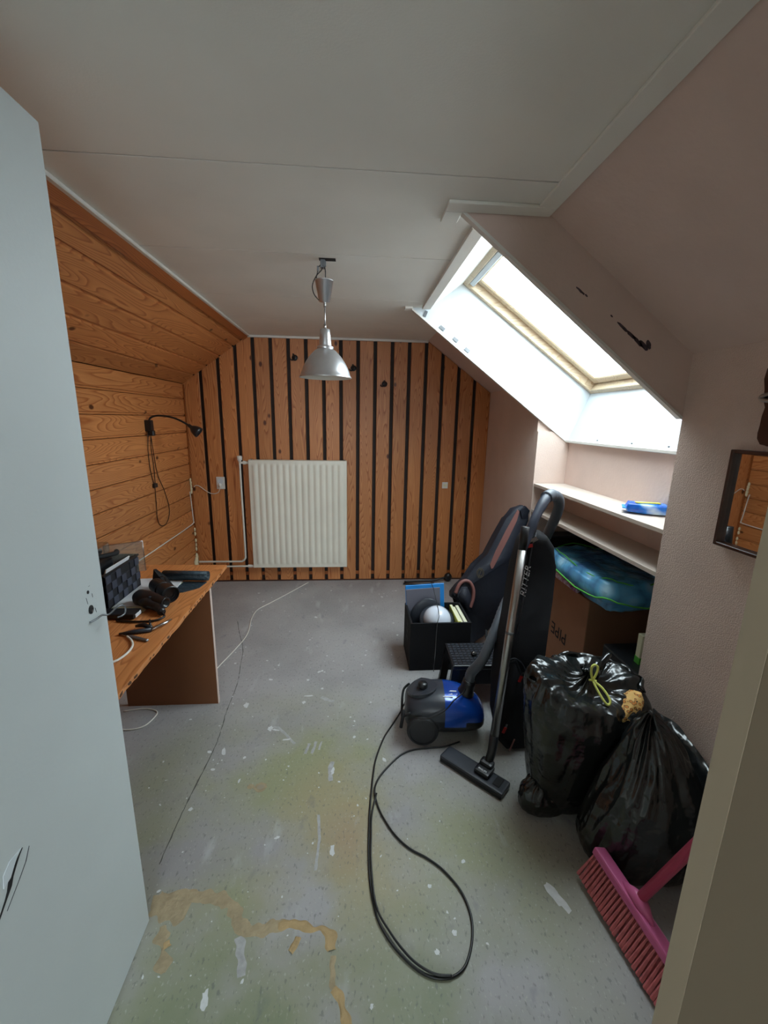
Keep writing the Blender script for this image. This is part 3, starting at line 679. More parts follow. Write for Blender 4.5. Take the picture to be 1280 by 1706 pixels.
tb('flex', [(XL+.03, 2.965, 1.34), (XL+.012, 2.99, 1.25), (XL+.012, 3.0, 1.12), (XL+.012, 2.995, 1.0)], .0026, CABLEB, cl, 6, 6)
bx('flex_switch', (XL+.002, XL+.022, 2.965, 3.015, .975, 1.005), BLK, cl, bev=.006, seg=2)

# ------------------------------------------------------------------ desk
dk = thing('desk', (-.9, 1.9, 0), 'low wooden work table with a chipped front edge, beside the open door', 'desk')
DZ = .70
pts = [(-1.16, 2.16), (-.674, 2.152)]
yy = 2.14
while yy > .55:
    yy -= rnd.uniform(.010, .035); pts.append((-.664+rnd.uniform(-.0022, .0022)-.004*(yy-1.0)*2, yy))
pts += [(-.664, .55), (-1.16, .55)]
bm = BM(); prism(bm, [(x, y, DZ-.018) for x, y in pts], (0, 0, .018)); obj('tabletop', bm, WDESK, dk)
bm = BM()
for x, y in pts[3:-3]:
    if rnd.random() < .55: lump(bm, (x-.0025, y, DZ-.010), .0065, (.6, 1.8, 1.2), y*30, .7, 1)
obj('chipped_edge', bm, CHIP, dk, kind='stuff')
bx('side_panel', (-1.16, -.706, 1.962, 1.980, 0, DZ-.018), DESKP, dk)
bx('edge_band', (-.7058, -.7035, 1.961, 1.981, 0, DZ-.03), PINKS, dk)
bx('side_panel', (-1.16, -.72, .56, .578, 0, DZ-.018), DESKP, dk)

# ------------------------------------------------------------------ things on the desk
zt = DZ+.0005
pp = thing('paper_stack', (-.87, 1.75, zt), 'cream and white papers lying under the black woven basket', 'papers')
for i, (c, mt_) in enumerate((((-1.10, 1.58), PAPERC), ((-1.06, 1.62), PAPER))):
    bm = BM(); M = Matrix.Translation((-.93+.02*i, 1.765+.03*i, zt+.004*i)) @ Matrix.Rotation(-.12+.2*i, 4, 'Z'); box(bm, -.11, .11, -.155, .155, 0, .0038, M=M); obj('sheet', bm, mt_, pp)
bs = thing('woven_basket', (-1.1, 1.73, zt+.010), 'black and grey chequered woven basket standing on the desk', 'basket')
bz = zt+.009; bh = .145
X0, X1_, Ya, Yb = -1.235, -.975, 1.60, 1.865
bm = BM(); box(bm, X0, X1_, Ya, Yb, bz, bz+.006)
box(bm, X0, X0+.006, Ya, Yb, bz, bz+bh); box(bm, X1_-.006, X1_, Ya, Yb, bz, bz+bh); box(bm, X0, X1_, Ya, Ya+.006, bz, bz+bh); box(bm, X0, X1_, Yb-.006, Yb, bz, bz+bh)
obj('body', bm, BASKA, bs)
ny, nzr = 7, 4
for i in range(ny):
    for j in range(nzr):
        if i in (3, 4) and j == 3: continue
        a = Ya+.004+(Yb-Ya-.008)*i/ny; s = (Yb-Ya-.008)/ny; c = bz+.004+(bh-.012)*j/nzr; t = (bh-.012)/nzr
        bm = BM(); box(bm, X1_, X1_+(.006 if (i+j) % 2 else .003), a+.001, a+s-.001, c+.001, c+t-.001, bev=.0015); obj('weave_band', bm, BASKB if (i+j) % 2 else BASKA, bs)
for i in range(6):
    for j in range(4):
        a = X0+.004+(X1_-X0-.008)*i/6; s = (X1_-X0-.008)/6; c = bz+.004+(bh-.012)*j/4; t = (bh-.012)/4
        bm = BM(); box(bm, a+.001, a+s-.001, Ya-(.005 if (i+j) % 2 else .003), Ya, c+.001, c+t-.001, bev=.0015); obj('weave_band', bm, BASKB if (i+j) % 2 else BASKA, bs)
bx('grip_hole', (X1_+.0005, X1_+.004, 1.70, 1.775, bz+.108, bz+.132), BLKM, bs, bev=.002)
bm = BM(); box(bm, X0-.003, X1_+.005, Ya-.005, Ya+.006, bz+bh-.004, bz+bh+.004, .002); box(bm, X0-.003, X1_+.005, Yb-.006, Yb+.004, bz+bh-.004, bz+bh+.004, .002)
box(bm, X1_-.006, X1_+.005, Ya, Yb, bz+bh-.004, bz+bh+.004, .002); box(bm, X0-.004, X0+.006, Ya, Yb, bz+bh-.004, bz+bh+.004, .002); obj('rim', bm, BLK, bs)
# contents of the basket
ck = thing('power_adapter', (-1.1, 1.7, bz+.01), 'black charger brick and pouch heaped inside the woven basket', 'charger')
bm = BM(); box(bm, -1.20, -1.05, 1.63, 1.82, bz+.007, bz+.155, .02, seg=3); obj('pouch', bm, BLK, ck, smooth=False)
bm = BM(); tube(bm, catmull([(-1.17, 1.64, bz+.16), (-1.10, 1.66, bz+.185), (-1.04, 1.70, bz+.19), (-1.02, 1.78, bz+.18), (-1.05, 1.84, bz+.17)], 6), .010, 8); obj('strap', bm, BLKM, ck, smooth=True)
en = thing('paper_envelope', (-1.0, 1.67, bz+.01), 'white envelope sticking out of the woven basket at its near corner', 'envelope')
bm = BM(); M = Matrix.Translation((-1.0, 1.70, bz+.085)) @ Matrix.Rotation(.35, 4, 'Y') @ Matrix.Rotation(.0, 4, 'Z'); box(bm, -.002, .002, -.085, .09, -.07, .085, M=M); obj('sheet', bm, PAPER, en)
bt = thing('plastic_tub', (-1.12, 1.80, bz+.155), 'clear plastic tub with dark contents stacked in the woven basket', 'tub')
M = Matrix.Translation((-1.15, 1.76, bz+.157)) @ Matrix.Rotation(.1, 4, 'Z')
bm = BM(); box(bm, -.075, .075, -.09, .09, 0, .055, .012, M=M, seg=3); obj('tub_body', bm, CLEARP, bt, smooth=True)
bm = BM(); box(bm, -.055, .055, -.07, .07, .004, .030, .008, M=M); obj('contents', bm, BLKM, bt)
bm = BM(); box(bm, -.03, .03, -.0915, -.091, .018, .045, M=M); obj('sticker', bm, PAPER, bt)
bm = BM(); M = Matrix.Translation((-1.015, 1.835, bz+.13)) @ Matrix.Rotation(.5, 4, 'Z') @ Matrix.Rotation(-.25, 4, 'X'); box(bm, -.075, .075, -.003, .003, -.06, .075, .002, M=M); LID = obj('lid', bm, CLEARP, bt, label='clear lid standing upright beside its tub')
bm = BM(); tube(bm, [M @ Vector(p) for p in ((-.075, 0, -.06), (-.075, 0, .075), (.075, 0, .075), (.075, 0, -.06))], .003, 6, closed=False); obj('rim', bm, CLEARP, LID, smooth=True)
# flat black case near the basket
pc = thing('phone_case', (-.90, 1.56, zt), 'flat black case with a pale end in front of the basket', 'case')
M = Matrix.Translation((-.915, 1.565, zt)) @ Matrix.Rotation(-.02, 4, 'Z')
bm = BM(); box(bm, -.10, .072, -.03, .03, 0, .022, .005, M=M, seg=2); obj('shell', bm, BLK, pc)
bm = BM(); box(bm, .0722, .076, -.020, .020, .004, .018, .001, M=M); obj('end_cap', bm, PAPER, pc)
# heat gun / hair dryer
hd = thing('hair_dryer', (-.82, 1.60, zt), 'black pistol shaped hair dryer lying nearest the table edge', 'hair dryer')
M = axisM((-.885, 1.67, zt+.034), (1, -.42, -.02), (0, 0, 1))
bm = BM(); lathe(bm, [(0, -.02), (.02, -.018), (.033, 0), (.034, .05), (.027, .09), (.020, .13), (.022, .14), (.017, .14), (.012, .10), (0, .1)], seg=24, M=M); obj('barrel', bm, BLK, hd, smooth=True)
tb('grip', [(-.865, 1.655, zt+.030), (-.82, 1.615, zt+.028), (-.780, 1.60, zt+.020), (-.752, 1.565, zt+.016)], [.024]*6+[.018]*6+[.015]*4, BLK, hd, 12, 5)
tb('trigger', [(-.845, 1.640, zt+.050), (-.815, 1.622, zt+.052)], .006, DKGREY, hd, 8)
tb('flex', [(-.752, 1.565, zt+.012), (-.735, 1.545, zt+.006), (-.76, 1.515, zt+.005), (-.83, 1.51, zt+.005), (-.90, 1.52, zt+.005)], .004, CABLEB, hd, 8, 5)
# pouch rolled with lens like round end
ln = thing('camera_lens', (-.80, 1.72, zt), 'black camera lens with a ribbed round end, between dryer and rolled mat', 'lens')
M = axisM((-.875, 1.795, zt+.037), (.62, -.62, 0), (0, 0, 1))
bm = BM(); lathe(bm, [(0, -.01), (.026, -.01), (.030, 0), (.030, .03), (.033, .035), (.033, .075), (.030, .078), (.030, .10), (.036, .105), (.036, .155), (.033, .157), (.030, .150), (.026, .151), (.024, .146), (.018, .147), (.016, .142), (0, .142)], seg=32, M=M); obj('barrel', bm, BLK, ln, smooth=False)
bm = BM(); prism(bm, [(-.90, 1.80, zt+.001), (-.91, 1.86, zt+.085), (-.86, 1.84, zt+.055), (-.80, 1.78, zt+.03), (-.78, 1.75, zt+.002)], (.010, .006, 0)); obj('strap', bm, BLKM, ln)
tb('wire', [(-.89, 1.845, zt+.05), (-.84, 1.80, zt+.072), (-.80, 1.74, zt+.07), (-.76, 1.71, zt+.04)], .002, BLK, ln, 6, 6)
# rolled mat
rm = thing('rolled_mat', (-.8, 1.87, zt), 'dark teal rubber mat partly rolled up at the far end of the desk', 'mat')
P = []
for k in range(40):
    a = k/39*2.4*2*PI; r = .010+.016*k/39; P.append((r*math.cos(a), r*math.sin(a)))
bm = BM(); R0 = Vector((-.90, 1.93, zt+.028)); R1 = Vector((-.690, 1.915, zt+.028)); dd = (R1-R0).normalized(); nn = Vector((-dd.y, dd.x, 0))
ra = [[bm.verts.new(c+nn*p[0]+Vector((0, 0, p[1]))) for p in P] for c in (R0, R1)]
for k in range(39): bm.faces.new((ra[0][k], ra[0][k+1], ra[1][k+1], ra[1][k]))
o = obj('roll', bm, TEAL, rm, smooth=True, recalc=False); s = o.modifiers.new('s', 'SOLIDIFY'); s.thickness = .004
bm = BM(); prism(bm, [(-.88, 1.92, zt), (-.695, 1.905, zt), (-.705, 1.84, zt), (-.76, 1.79, zt), (-.83, 1.78, zt), (-.88, 1.85, zt)], (0, 0, .003)); obj('flap', bm, TEAL, rm)
# multitool and thin chisel, loop of cable
mt2 = thing('pliers', (-.78, 1.47, zt), 'open steel pliers with dark grips on the bare desk board', 'pliers')
tb('jaw', [(-.735, 1.440, zt+.008), (-.703, 1.490, zt+.010), (-.695, 1.515, zt+.010)], [.006, .006, .003], STEEL, mt2, 8)
tb('grip', [(-.735, 1.440, zt+.008), (-.79, 1.425, zt+.008), (-.835, 1.415, zt+.006)], [.008, .008, .004], DKGREY, mt2, 8)
tb('grip', [(-.738, 1.450, zt+.010), (-.775, 1.465, zt+.014), (-.80, 1.460, zt+.012)], [.007, .009, .005], BLK, mt2, 8)
tb('blade', [(-.745, 1.455, zt+.016), (-.762, 1.49, zt+.022)], [.005, .003], BLK, mt2, 6)
ch = thing('craft_knife', (-.76, 1.39, zt), 'slim steel craft knife lying below the pliers', 'knife')
bm = BM(); M = Matrix.Translation((-.765, 1.390, zt)) @ Matrix.Rotation(-.42, 4, 'Z'); box(bm, -.03, .055, -.006, .006, 0, .008, .002, M=M); obj('handle', bm, GREYM, ch)
bm = BM(); M = Matrix.Translation((-.765, 1.390, zt)) @ Matrix.Rotation(-.42, 4, 'Z'); box(bm, -.08, -.03, -.004, .004, .002, .005, M=M); obj('blade', bm, STEEL, ch)
tb('cable_loop', [(-.80, 1.40, zt+.004), (-.77, 1.37, zt+.004), (-.748, 1.33, zt+.004), (-.745, 1.28, zt+.004), (-.76, 1.24, zt+.004), (-.80, 1.22, zt+.004), (-.86, 1.24, zt+.004)], .004, CABLEW, None, 8, 6, label='pale cable curling over the desk beside the door edge', cat='cable')

# white cables on floor
tb('floor_cable', [(-.408, 3.60, .004), (-.50, 3.45, .004), (-.596, 3.291, .004), (-.68, 3.16, .004), (-.745, 3.05, .004), (-.755, 2.9, .004), (-.734, 2.738, .004), (-.735, 2.62, .004), (-.764, 2.467, .004), (-.80, 2.32, .004), (-.84, 2.15, .004), (-.90, 2.03, .004)], .0032, CABLEW, None, 6, 6, label='thin white cable snaking over the floor from the back wall to the desk', cat='cable')
tb('floor_cable', [(-1.16, 1.92, .004), (-1.07, 1.935, .004), (-1.00, 1.915, .004), (-.985, 1.88, .004), (-1.006, 1.81, .004), (-1.067, 1.786, .004), (-1.15, 1.80, .004)], .0032, CABLEW, None, 6, 6, label='short loop of white cable on the floor in front of the desk panel', cat='cable')

# ------------------------------------------------------------------ black storage box with its contents
sb = thing('storage_box', (.52, 2.37, 0), 'open black storage box on the floor holding a white globe and books', 'box')
x0, x1, y0, y1, h = .337, .700, 2.205, 2.490, .308
bm = BM(); box(bm, x0, x1, y0, y0+.012, 0, h, .001); box(bm, x0, x1, y1-.012, y1, 0, h, .001); box(bm, x0, x0+.012, y0+.012, y1-.012, 0, h, .001); box(bm, x1-.012, x1, y0+.012, y1-.012, 0, h, .001); box(bm, x0+.012, x1-.012, y0+.012, y1-.012, 0, .012)
obj('body', bm, BLKF, sb)
for i in range(3): bx('side_slot', (x0-.001, x0, 2.31+.0*i, 2.37, .135+.045*i, .160+.045*i), BLKM, sb)
gl = thing('globe_shade', (.515, 2.32, .20), 'round white opal lampshade globe resting in the black box', 'lampshade')
bm = BM(); bmesh.ops.create_uvsphere(bm, u_segments=32, v_segments=20, radius=.086, matrix=Matrix.Translation((.515, 2.315, .275))); obj('globe', bm, GLOBE, gl, smooth=True)
bm = BM(); M = axisM((.515, 2.318, .272), (0, .5, -.8)); lathe(bm, [(.086, -.01), (.104, -.005), (.108, .01), (.104, .02), (.086, .015)], seg=40, M=M); obj('collar', bm, DKGREY, gl, smooth=True)
hm = thing('round_case', (.50, 2.44, .16), 'dark grey rounded case behind the white globe in the box', 'case')
bm = BM(); bmesh.ops.create_uvsphere(bm, u_segments=32, v_segments=16, radius=1, matrix=Matrix.Translation((.475, 2.428, .215)) @ Matrix.Diagonal((.115, .020, .15, 1))); obj('shell', bm, DKGREY, hm, smooth=True)
fd = thing('folder', (.47, 2.50, .30), 'grey folder with bright blue edge sticking up from the back of the box', 'folder')
M = axisM((.465, 2.464, .32), (0, -1, .03), (1, 0, .06))
bm = BM(); box(bm, -.125, .125, -.13, .125, -.004, .004, .002, M=M); obj('cover', bm, LBLUE, fd)
bm = BM(); box(bm, -.122, .098, -.13, .100, .0042, .0075, .001, M=M); obj('front_sheet', bm, mat('grey_sheet', sRGB(112, 112, 124), .35), fd)
for i, (x, c, hh) in enumerate(((.636, BOOKY, .30), (.656, BLKM, .285), (.676, PAPER, .295))):
    b_ = thing('book', (x, 2.36, .013), ('yellow spined book', 'thin black book', 'white book')[i]+' standing at the right side inside the black box', 'book', 'books in the black box')
    w = (.009, .009, .010)[i]
    bx('cover', (x-w, x+w, 2.235, 2.47, .0125, hh), c, b_, bev=.001); bx('pages', (x-w+.002, x+w-.002, 2.24, 2.467, hh-.0, hh+.001), PAPERC, b_)
st = thing('music_stand', (.66, 3.56, .0), 'black folded stand with a round foot lying at the back wall', 'stand')
tb('rod', [(.47, 3.55, .02), (.60, 3.57, .018), (.72, 3.575, .020), (.80, 3.585, .03), (.86, 3.60, .04)], .010, BLK, st, 8, 4)
bm = BM(); bmesh.ops.create_uvsphere(bm, u_segments=20, v_segments=12, radius=1, matrix=Matrix.Translation((.885, 3.60, .042)) @ Matrix.Diagonal((.036, .03, .042, 1))); obj('knob', bm, BLK, st, smooth=True)
tb('foot', [(.46, 3.53, .012), (.62, 3.50, .012), (.74, 3.53, .012)], .009, BLK, st, 8, 3)

# thin cord hanging over box and vacuum
# ------------------------------------------------------------------ step stool
ss = thing('step_stool', (.68, 1.97, 0), 'low black plastic step stool with a dimpled top behind the vacuum cleaner', 'stool')
M0 = Matrix.Translation((.69, 2.0, 0)) @ Matrix.Rotation(-.02, 4, 'Z')
bm = BM(); box(bm, -.17, .17, -.115, .115, .205, .232, .008, M=M0, seg=2); obj('seat', bm, BLK, ss)
bm = BM()
for i in range(14):
    for j in range(9):
        M = M0 @ Matrix.Translation((-.15+.0231*i, -.094+.0235*j, .232)); box(bm, -.008, .008, -.008, .008, 0, .002, M=M)
obj('grip_dots', bm, DKGREY, ss, kind='stuff')
for sx in (-1, 1):
    for sy2 in (-1, 1):
        bm = BM(); vs = box(bm, sx*.15-.02, sx*.15+.02, sy2*.095-.014, sy2*.095+.014, 0, .206)
        for v in vs:
            if v.co.z < .1: v.co.x += sx*.025; v.co.y += sy2*.012
            v.co = M0 @ v.co
        obj('leg', bm, BLK, ss)
for q in (-.104, .104):
    bm = BM(); box(bm, -.135, .135, q-.004, q+.004, .12, .205, M=M0); obj('apron', bm, BLKM, ss)
kn = thing('hose_clip', (.66, 2.0, .235), 'small black and silver clip lying on the step stool', 'clip')
bm = BM(); lathe(bm, [(0, 0), (.016, 0), (.016, .01), (.010, .018), (0, .018)], (.655, 1.985, .2345), 16); obj('base', bm, BLK, kn, smooth=True)
bm = BM(); lump(bm, (.648, 1.972, .252), .009, (1, .6, 1), 3, .2); obj('latch', bm, STEEL, kn, smooth=True)

# ------------------------------------------------------------------ vacuum cleaner
vc = thing('vacuum_cleaner', (.45, 1.73, 0), 'blue and black cylinder vacuum cleaner on the floor, its hose rising right', 'vacuum cleaner')
MV = Matrix.Translation((.435, 1.735, 0)) @ Matrix.Rotation(-.12, 4, 'Z')
def vsec(x, hw, zb, ztp, n=28, e=2.6):
    r = []
    for k in range(n):
        a = 2*PI*k/n; c, s_ = math.cos(a), math.sin(a)
        r.append(Vector((x, hw*math.copysign(abs(c)**(2/e), c), (zb+ztp)/2+(ztp-zb)/2*math.copysign(abs(s_)**(2/e), s_))))
    return r
secs = [(-.185, .055, .07, .150), (-.178, .085, .05, .178), (-.155, .108, .035, .198), (-.11, .120, .030, .213), (-.05, .124, .028, .222), (0, .124, .027, .224), (.05, .120, .027, .221), (.10, .112, .028, .208), (.15, .096, .032, .182), (.185, .072, .04, .150), (.200, .04, .055, .115)]
bm = BM(); rings = [[bm.verts.new(MV @ p) for p in vsec(*s_)] for s_ in secs]
for a, b in zip(rings, rings[1:]):
    for k in range(28): bm.faces.new((a[k], a[(k+1) % 28], b[(k+1) % 28], b[k]))
bm.faces.new(rings[0]); bm.faces.new(list(reversed(rings[-1])))
MVi = MV.inverted(); bm.faces.ensure_lookup_table()
for f in bm.faces:
    c = MVi @ f.calc_center_median()
    f.material_index = 0 if (c.z > .100 and c.x > -.012) else (2 if c.z > .135 else 1)
o = obj('body', bm, [BLUE, BLK, DKGREY], vc, smooth=True); subsurf(o, 1)
# rear lid plate, knob
bm = BM(); pl_ = []
for k in range(24):
    a = 2*PI*k/24; pl_.append(((-.105+.066*math.cos(a)*(1.1 if math.cos(a) > 0 else 1)), .066*math.sin(a)))
vs = [bm.verts.new(MV @ Vector((x, y, .2285+(-.03*max(0, (-.105-x)/.06)**1.5 if x < -.105 else .003)-.02*(y/.07)**2*.5))) for x, y in pl_]
bm.faces.new(vs); ex = bmesh.ops.extrude_face_region(bm, geom=list(bm.faces)); 
for g in ex['geom']:
    if isinstance(g, bmesh.types.BMVert): g.co.z -= .03
obj('top_cover', bm, DKGREY, vc)
bm = BM(); lathe(bm, [(.024, 0), (.024, .010), (.020, .018), (0, .019)], seg=24, M=MV @ Matrix.Translation((-.10, 0, .222))); obj('power_knob', bm, BLK, vc, smooth=True)
for s_ in (-1, 1):
    bm = BM(); M = MV @ axisM((-.100, s_*.098, .073), (0, s_, 0)); lathe(bm, [(.0, 0), (.073, 0), (.073, .026), (.068, .034), (.060, .036), (.058, .031), (0, .035)], seg=40, M=M); obj('wheel', bm, mat('wheel_grey%d' % (s_+1), sRGB(36, 36, 38), .6), vc, smooth=False)
bm = BM(); lathe(bm, [(.038, 0), (.040, .008), (.034, .02), (.030, .055), (.031, .07), (.024, .072)], seg=24, M=MV @ axisM((.105, -.005, .198), (.22, .02, .95))); obj('hose_socket', bm, BLK, vc, smooth=True)
bm = BM(); tube(bm, catmull([MV @ Vector(p) for p in ((-.16, -.11, .155), (-.188, -.10, .13), (-.196, -.06, .10), (-.196, .06, .10), (-.188, .10, .13), (-.16, .11, .155))], 5), .006, 8)
tube(bm, [MV @ Vector((-.19, -.10, .16)), MV @ Vector((-.20, -.10, .07))], .008, 8); obj('parking_handle', bm, BLKM, vc, smooth=True)
bm = BM()
for i, (a, b) in enumerate(((.02, -.045), (.04, -.025), (.02, -.062))):
    M = MV @ Matrix.Translation((a, b, .2222-.006*abs(b)/.05)); box(bm, -.028, .018, -.004, .004, 0, .0012, M=M)
obj('white_print', bm, PAPER, vc)
# hose
hz = MV @ Vector((.120, -.004, .262))
hose = [hz, hz+Vector((.010, .01, .04)), Vector((.612, 1.71, .39)), Vector((.685, 1.78, .50)), Vector((.77, 1.88, .60)), Vector((.865, 1.93, .70)), Vector((.925, 1.95, .80)), Vector((.955, 1.93, .90)), Vector((.968, 1.90, .98)), Vector((.970, 1.86, 1.06)), Vector((.950, 1.82, 1.115)), Vector((.915, 1.785, 1.148)), Vector((.872, 1.76, 1.155))]
P = catmull(hose, 14)
tb('hose', P, [.0235+(.0012 if i % 2 else -.0008) for i in range(len(P))], HOSE, vc, 14)
# handle, tube and floor head
H0 = Vector((.872, 1.76, 1.155)); T0 = Vector((.712, 1.625, .945))
bm = BM(); tube(bm, catmull([H0+Vector((.02, .012, 0)), H0, H0-Vector((.022, .016, .006))], 4), .0275, 16); obj('hose_cuff', bm, HOSE, vc, smooth=True)
tb('handle', [H0-Vector((.018, .014, .006)), Vector((.825, 1.72, 1.125)), Vector((.775, 1.675, 1.065)), Vector((.742, 1.645, 1.00)), Vector((.722, 1.630, .965)), T0], [.0225]*6+[.020]*5+[.017]*10, mat('slate_handle', sRGB(58, 64, 78), .35), vc, 14, 4)
tb('tube_collar', [T0+Vector((.006, .006, .10)), T0], .0175, BLK, vc, 16)
tb('handle_brace', [Vector((.815, 1.725, 1.10)), Vector((.775, 1.69, .99)), Vector((.735, 1.65, .90)), Vector((.718, 1.635, .86))], [.013, .014, .015, .014], BLK, vc, 12)
TB = Vector((.602, 1.482, .130))
tb('suction_tube', [T0, T0.lerp(TB, .5), TB], .0178, STEEL, vc, 18)
tm = T0.lerp(TB, .42); dd = (TB-T0).normalized()
tb('tube_joint', [tm, tm+dd*.012], .0180, GREYM, vc, 18)
tb('neck', [TB-dd*.03, TB+dd*.04, Vector((.572, 1.445, .055))], [.019, .019, .017], BLK, vc, 16)
MH = Matrix.Translation((.515, 1.452, 0)) @ Matrix.Rotation(math.atan2(1.362-1.57, .616-.413), 4, 'Z')
bm = BM(); box(bm, -.148, .148, -.040, .040, .004, .030, .008, M=MH, seg=2); obj('floor_head', bm, DKGREY, vc)
bm = BM(); box(bm, -.145, .145, -.043, -.030, .000, .020, .004, M=MH); obj('bumper', bm, BLKM, vc)
bm = BM(); box(bm, .008, .075, -.020, .046, .030, .052, .010, M=MH, seg=2); box(bm, .012, .070, .015, .055, .04, .070, .012, M=MH, seg=2); obj('pedal', bm, BLK, vc)
bm = BM(); box(bm, .095, .125, -.02, .03, .0302, .034, .001, M=MH); obj('lint_picker', bm, BLKM, vc)
text_mesh('lettering', 'PHILIPS', .012, MH @ Matrix.Translation((.042, -.006, .0525)), PAPER, vc)
# mains cord of the vacuum
cd = vc
tb('cord', [(.262, 1.80, .10), (.255, 1.83, .05), (.235, 1.82, .012), (.19, 1.75, .004), (.147, 1.674, .004), (.105, 1.56, .004), (.087, 1.473, .004), (.067, 1.32, .004), (.060, 1.236, .004), (.055, 1.13, .004), (.058, 1.035, .004), (.075, .95, .004), (.108, .891, .004), (.145, .85, .004), (.184, .819, .004), (.225, .803, .004), (.268, .802, .004), (.305, .818, .004), (.331, .85, .004), (.35, .89, .004), (.359, .935, .004), (.353, .985, .004), (.335, 1.028, .004), (.298, 1.078, .004), (.252, 1.117, .004), (.20, 1.15, .004), (.156, 1.197, .004), (.12, 1.26, .004), (.098, 1.319, .004), (.088, 1.386, .009), (.11, 1.45, .005), (.162, 1.516, .004), (.22, 1.57, .004), (.279, 1.594, .004), (.35, 1.60, .004), (.42, 1.605, .004), (.50, 1.63, .004)], .0038, CABLEB, cd, 8, 6)
tb('cord', [(.268, .802, .0095), (.228, .806, .0105), (.19, .824, .0105), (.155, .852, .0105), (.112, .905, .0105), (.072, .98, .0105), (.062, 1.10, .0105), (.066, 1.20, .0105), (.072, 1.28, .0105), (.095, 1.37, .0115)], .0034, CABLEB, cd, 8, 6)
tb('cord', [(.245, 1.665, .004), (.17, 1.505, .004), (.20, 1.535, .004)], .003, CABLEB, cd, 6, 4) if False else None
tb('thin_cord', [(.50, 2.49, .455), (.508, 2.43, .43), (.515, 2.32, .366), (.508, 2.23, .345), (.49, 2.19, .30), (.455, 2.05, .18), (.425, 1.93, .20), (.41, 1.86, .225)], .0022, CABLEB, None, 6, 6, label='thin black cord running over the white globe down to the vacuum cleaner', cat='cord')
tb('cord', [(.285, 1.61, .155), (.34, 1.595, .165), (.41, 1.60, .195), (.46, 1.63, .226), (.505, 1.66, .238), (.535, 1.70, .235)], .0030, CABLEB, cd, 6, 6)

# ------------------------------------------------------------------ soft case builder: outline on a leaning plane given a real thickness
def soft_case(name, pts, dvec, m, parent, puff=.03, rows=1, bev=.03):
    P = [Vector(p) for p in pts]; d = Vector(dvec)
    bm = BM(); fs = prism(bm, P, d)
    bmesh.ops.bevel(bm, geom=[e for f in fs[:2] for e in f.edges], offset=bev, segments=4, affect='EDGES', profile=.6)
    big = [f for f in bm.faces if len(f.verts) > 4]
    bmesh.ops.triangulate(bm, faces=big)
    return obj(name, bm, m, parent, smooth=True)
# navy guitar bag behind
gb = thing('guitar_bag', (.80, 2.5, 0), 'navy guitar gig bag with a maroon stripe leaning back against the pink wall', 'guitar bag', 'gig bags')
def PB(x, z, k=0): return (x, 2.44+.19*z-k, z)
body = [(1.067, .915), (1.015, .850), (.948, .733), (.884, .612), (.825, .52), (.750, .462), (.685, .405), (.650, .36), (.650, .33), (.712, .315), (.722, .15), (.745, .02), (.802, .025), (.862, .075), (.931, .155), (.992, .253), (1.04, .351), (1.068, .469), (1.100, .62), (1.135, .744), (1.170, .831), (1.168, .90), (1.128, .935)]
soft_case('body', [PB(x, z) for x, z in body], (0, .10, -.02), NAVYF, gb, bev=.03)
def strip_on(name, pts, m, k, parent, t=.004, f=PB): bm = BM(); prism(bm, [f(x, z, k) for x, z in pts], (0, t, 0)); return obj(name, bm, m, parent)
strip_on('stripe', [(.904, .55), (.940, .636), (1.005, .765), (1.060, .862), (1.085, .905), (1.098, .893), (1.082, .835), (1.030, .726), (.975, .62), (.925, .525), (.912, .519)], MAROON, .003, gb)
ring = [(.70+.0*k, .0) for k in range(0)]
bm = BM(); tube(bm, catmull([PB(x, z, .006) for x, z in ((.672, .365), (.700, .425), (.738, .445), (.772, .43), (.792, .385), (.790, .33), (.772, .27))], 6), .012, 8); obj('pocket_piping', bm, MAROON, gb, smooth=True)
bm = BM(); fs = prism(bm, [PB(x, z, .022) for x, z in ((.70, .325), (.680, .34), (.685, .37), (.715, .405), (.75, .405), (.775, .35), (.775, .25), (.745, .24), (.735, .30))], (0, .03, 0)); bmesh.ops.bevel(bm, geom=list(fs[0].edges), offset=.012, segments=3, affect='EDGES'); obj('pocket', bm, NAVYF, gb, smooth=True)
bm = BM()
for r in (.024, .017): tube(bm, [PB(.838+r*math.cos(a), .495+1.25*r*math.sin(a), .004) for a in [2*PI*k/20 for k in range(20)]], .0013, 5, closed=True)
tube(bm, [PB(.823, .46, .004), PB(.838, .495, .004), PB(.848, .52, .004)], .0013, 5); obj('emblem', bm, mat('tarnished_gold', sRGB(120, 108, 84), .4, metal=.5), gb)
tb('strap', [PB(1.06, .45, .01), (.98, 2.30, .26), (.90, 2.28, .16), (.86, 2.36, .11), PB(.88, .12, .01)], .008, BLKM, gb, 6, 6)
tb('strap', [PB(1.02, .30, .01), (.99, 2.40, .22), (1.0, 2.38, .12), (1.02, 2.43, .04)], .006, BLKM, gb, 6, 6)
bm = BM(); prism(bm, [(1.10, 2.595, .90), (1.135, 2.595, .93), (1.165, 2.60, .90), (1.15, 2.60, .85), (1.115, 2.595, .85)], (0, .03, 0)); obj('headstock_flap', bm, NAVYF, gb)

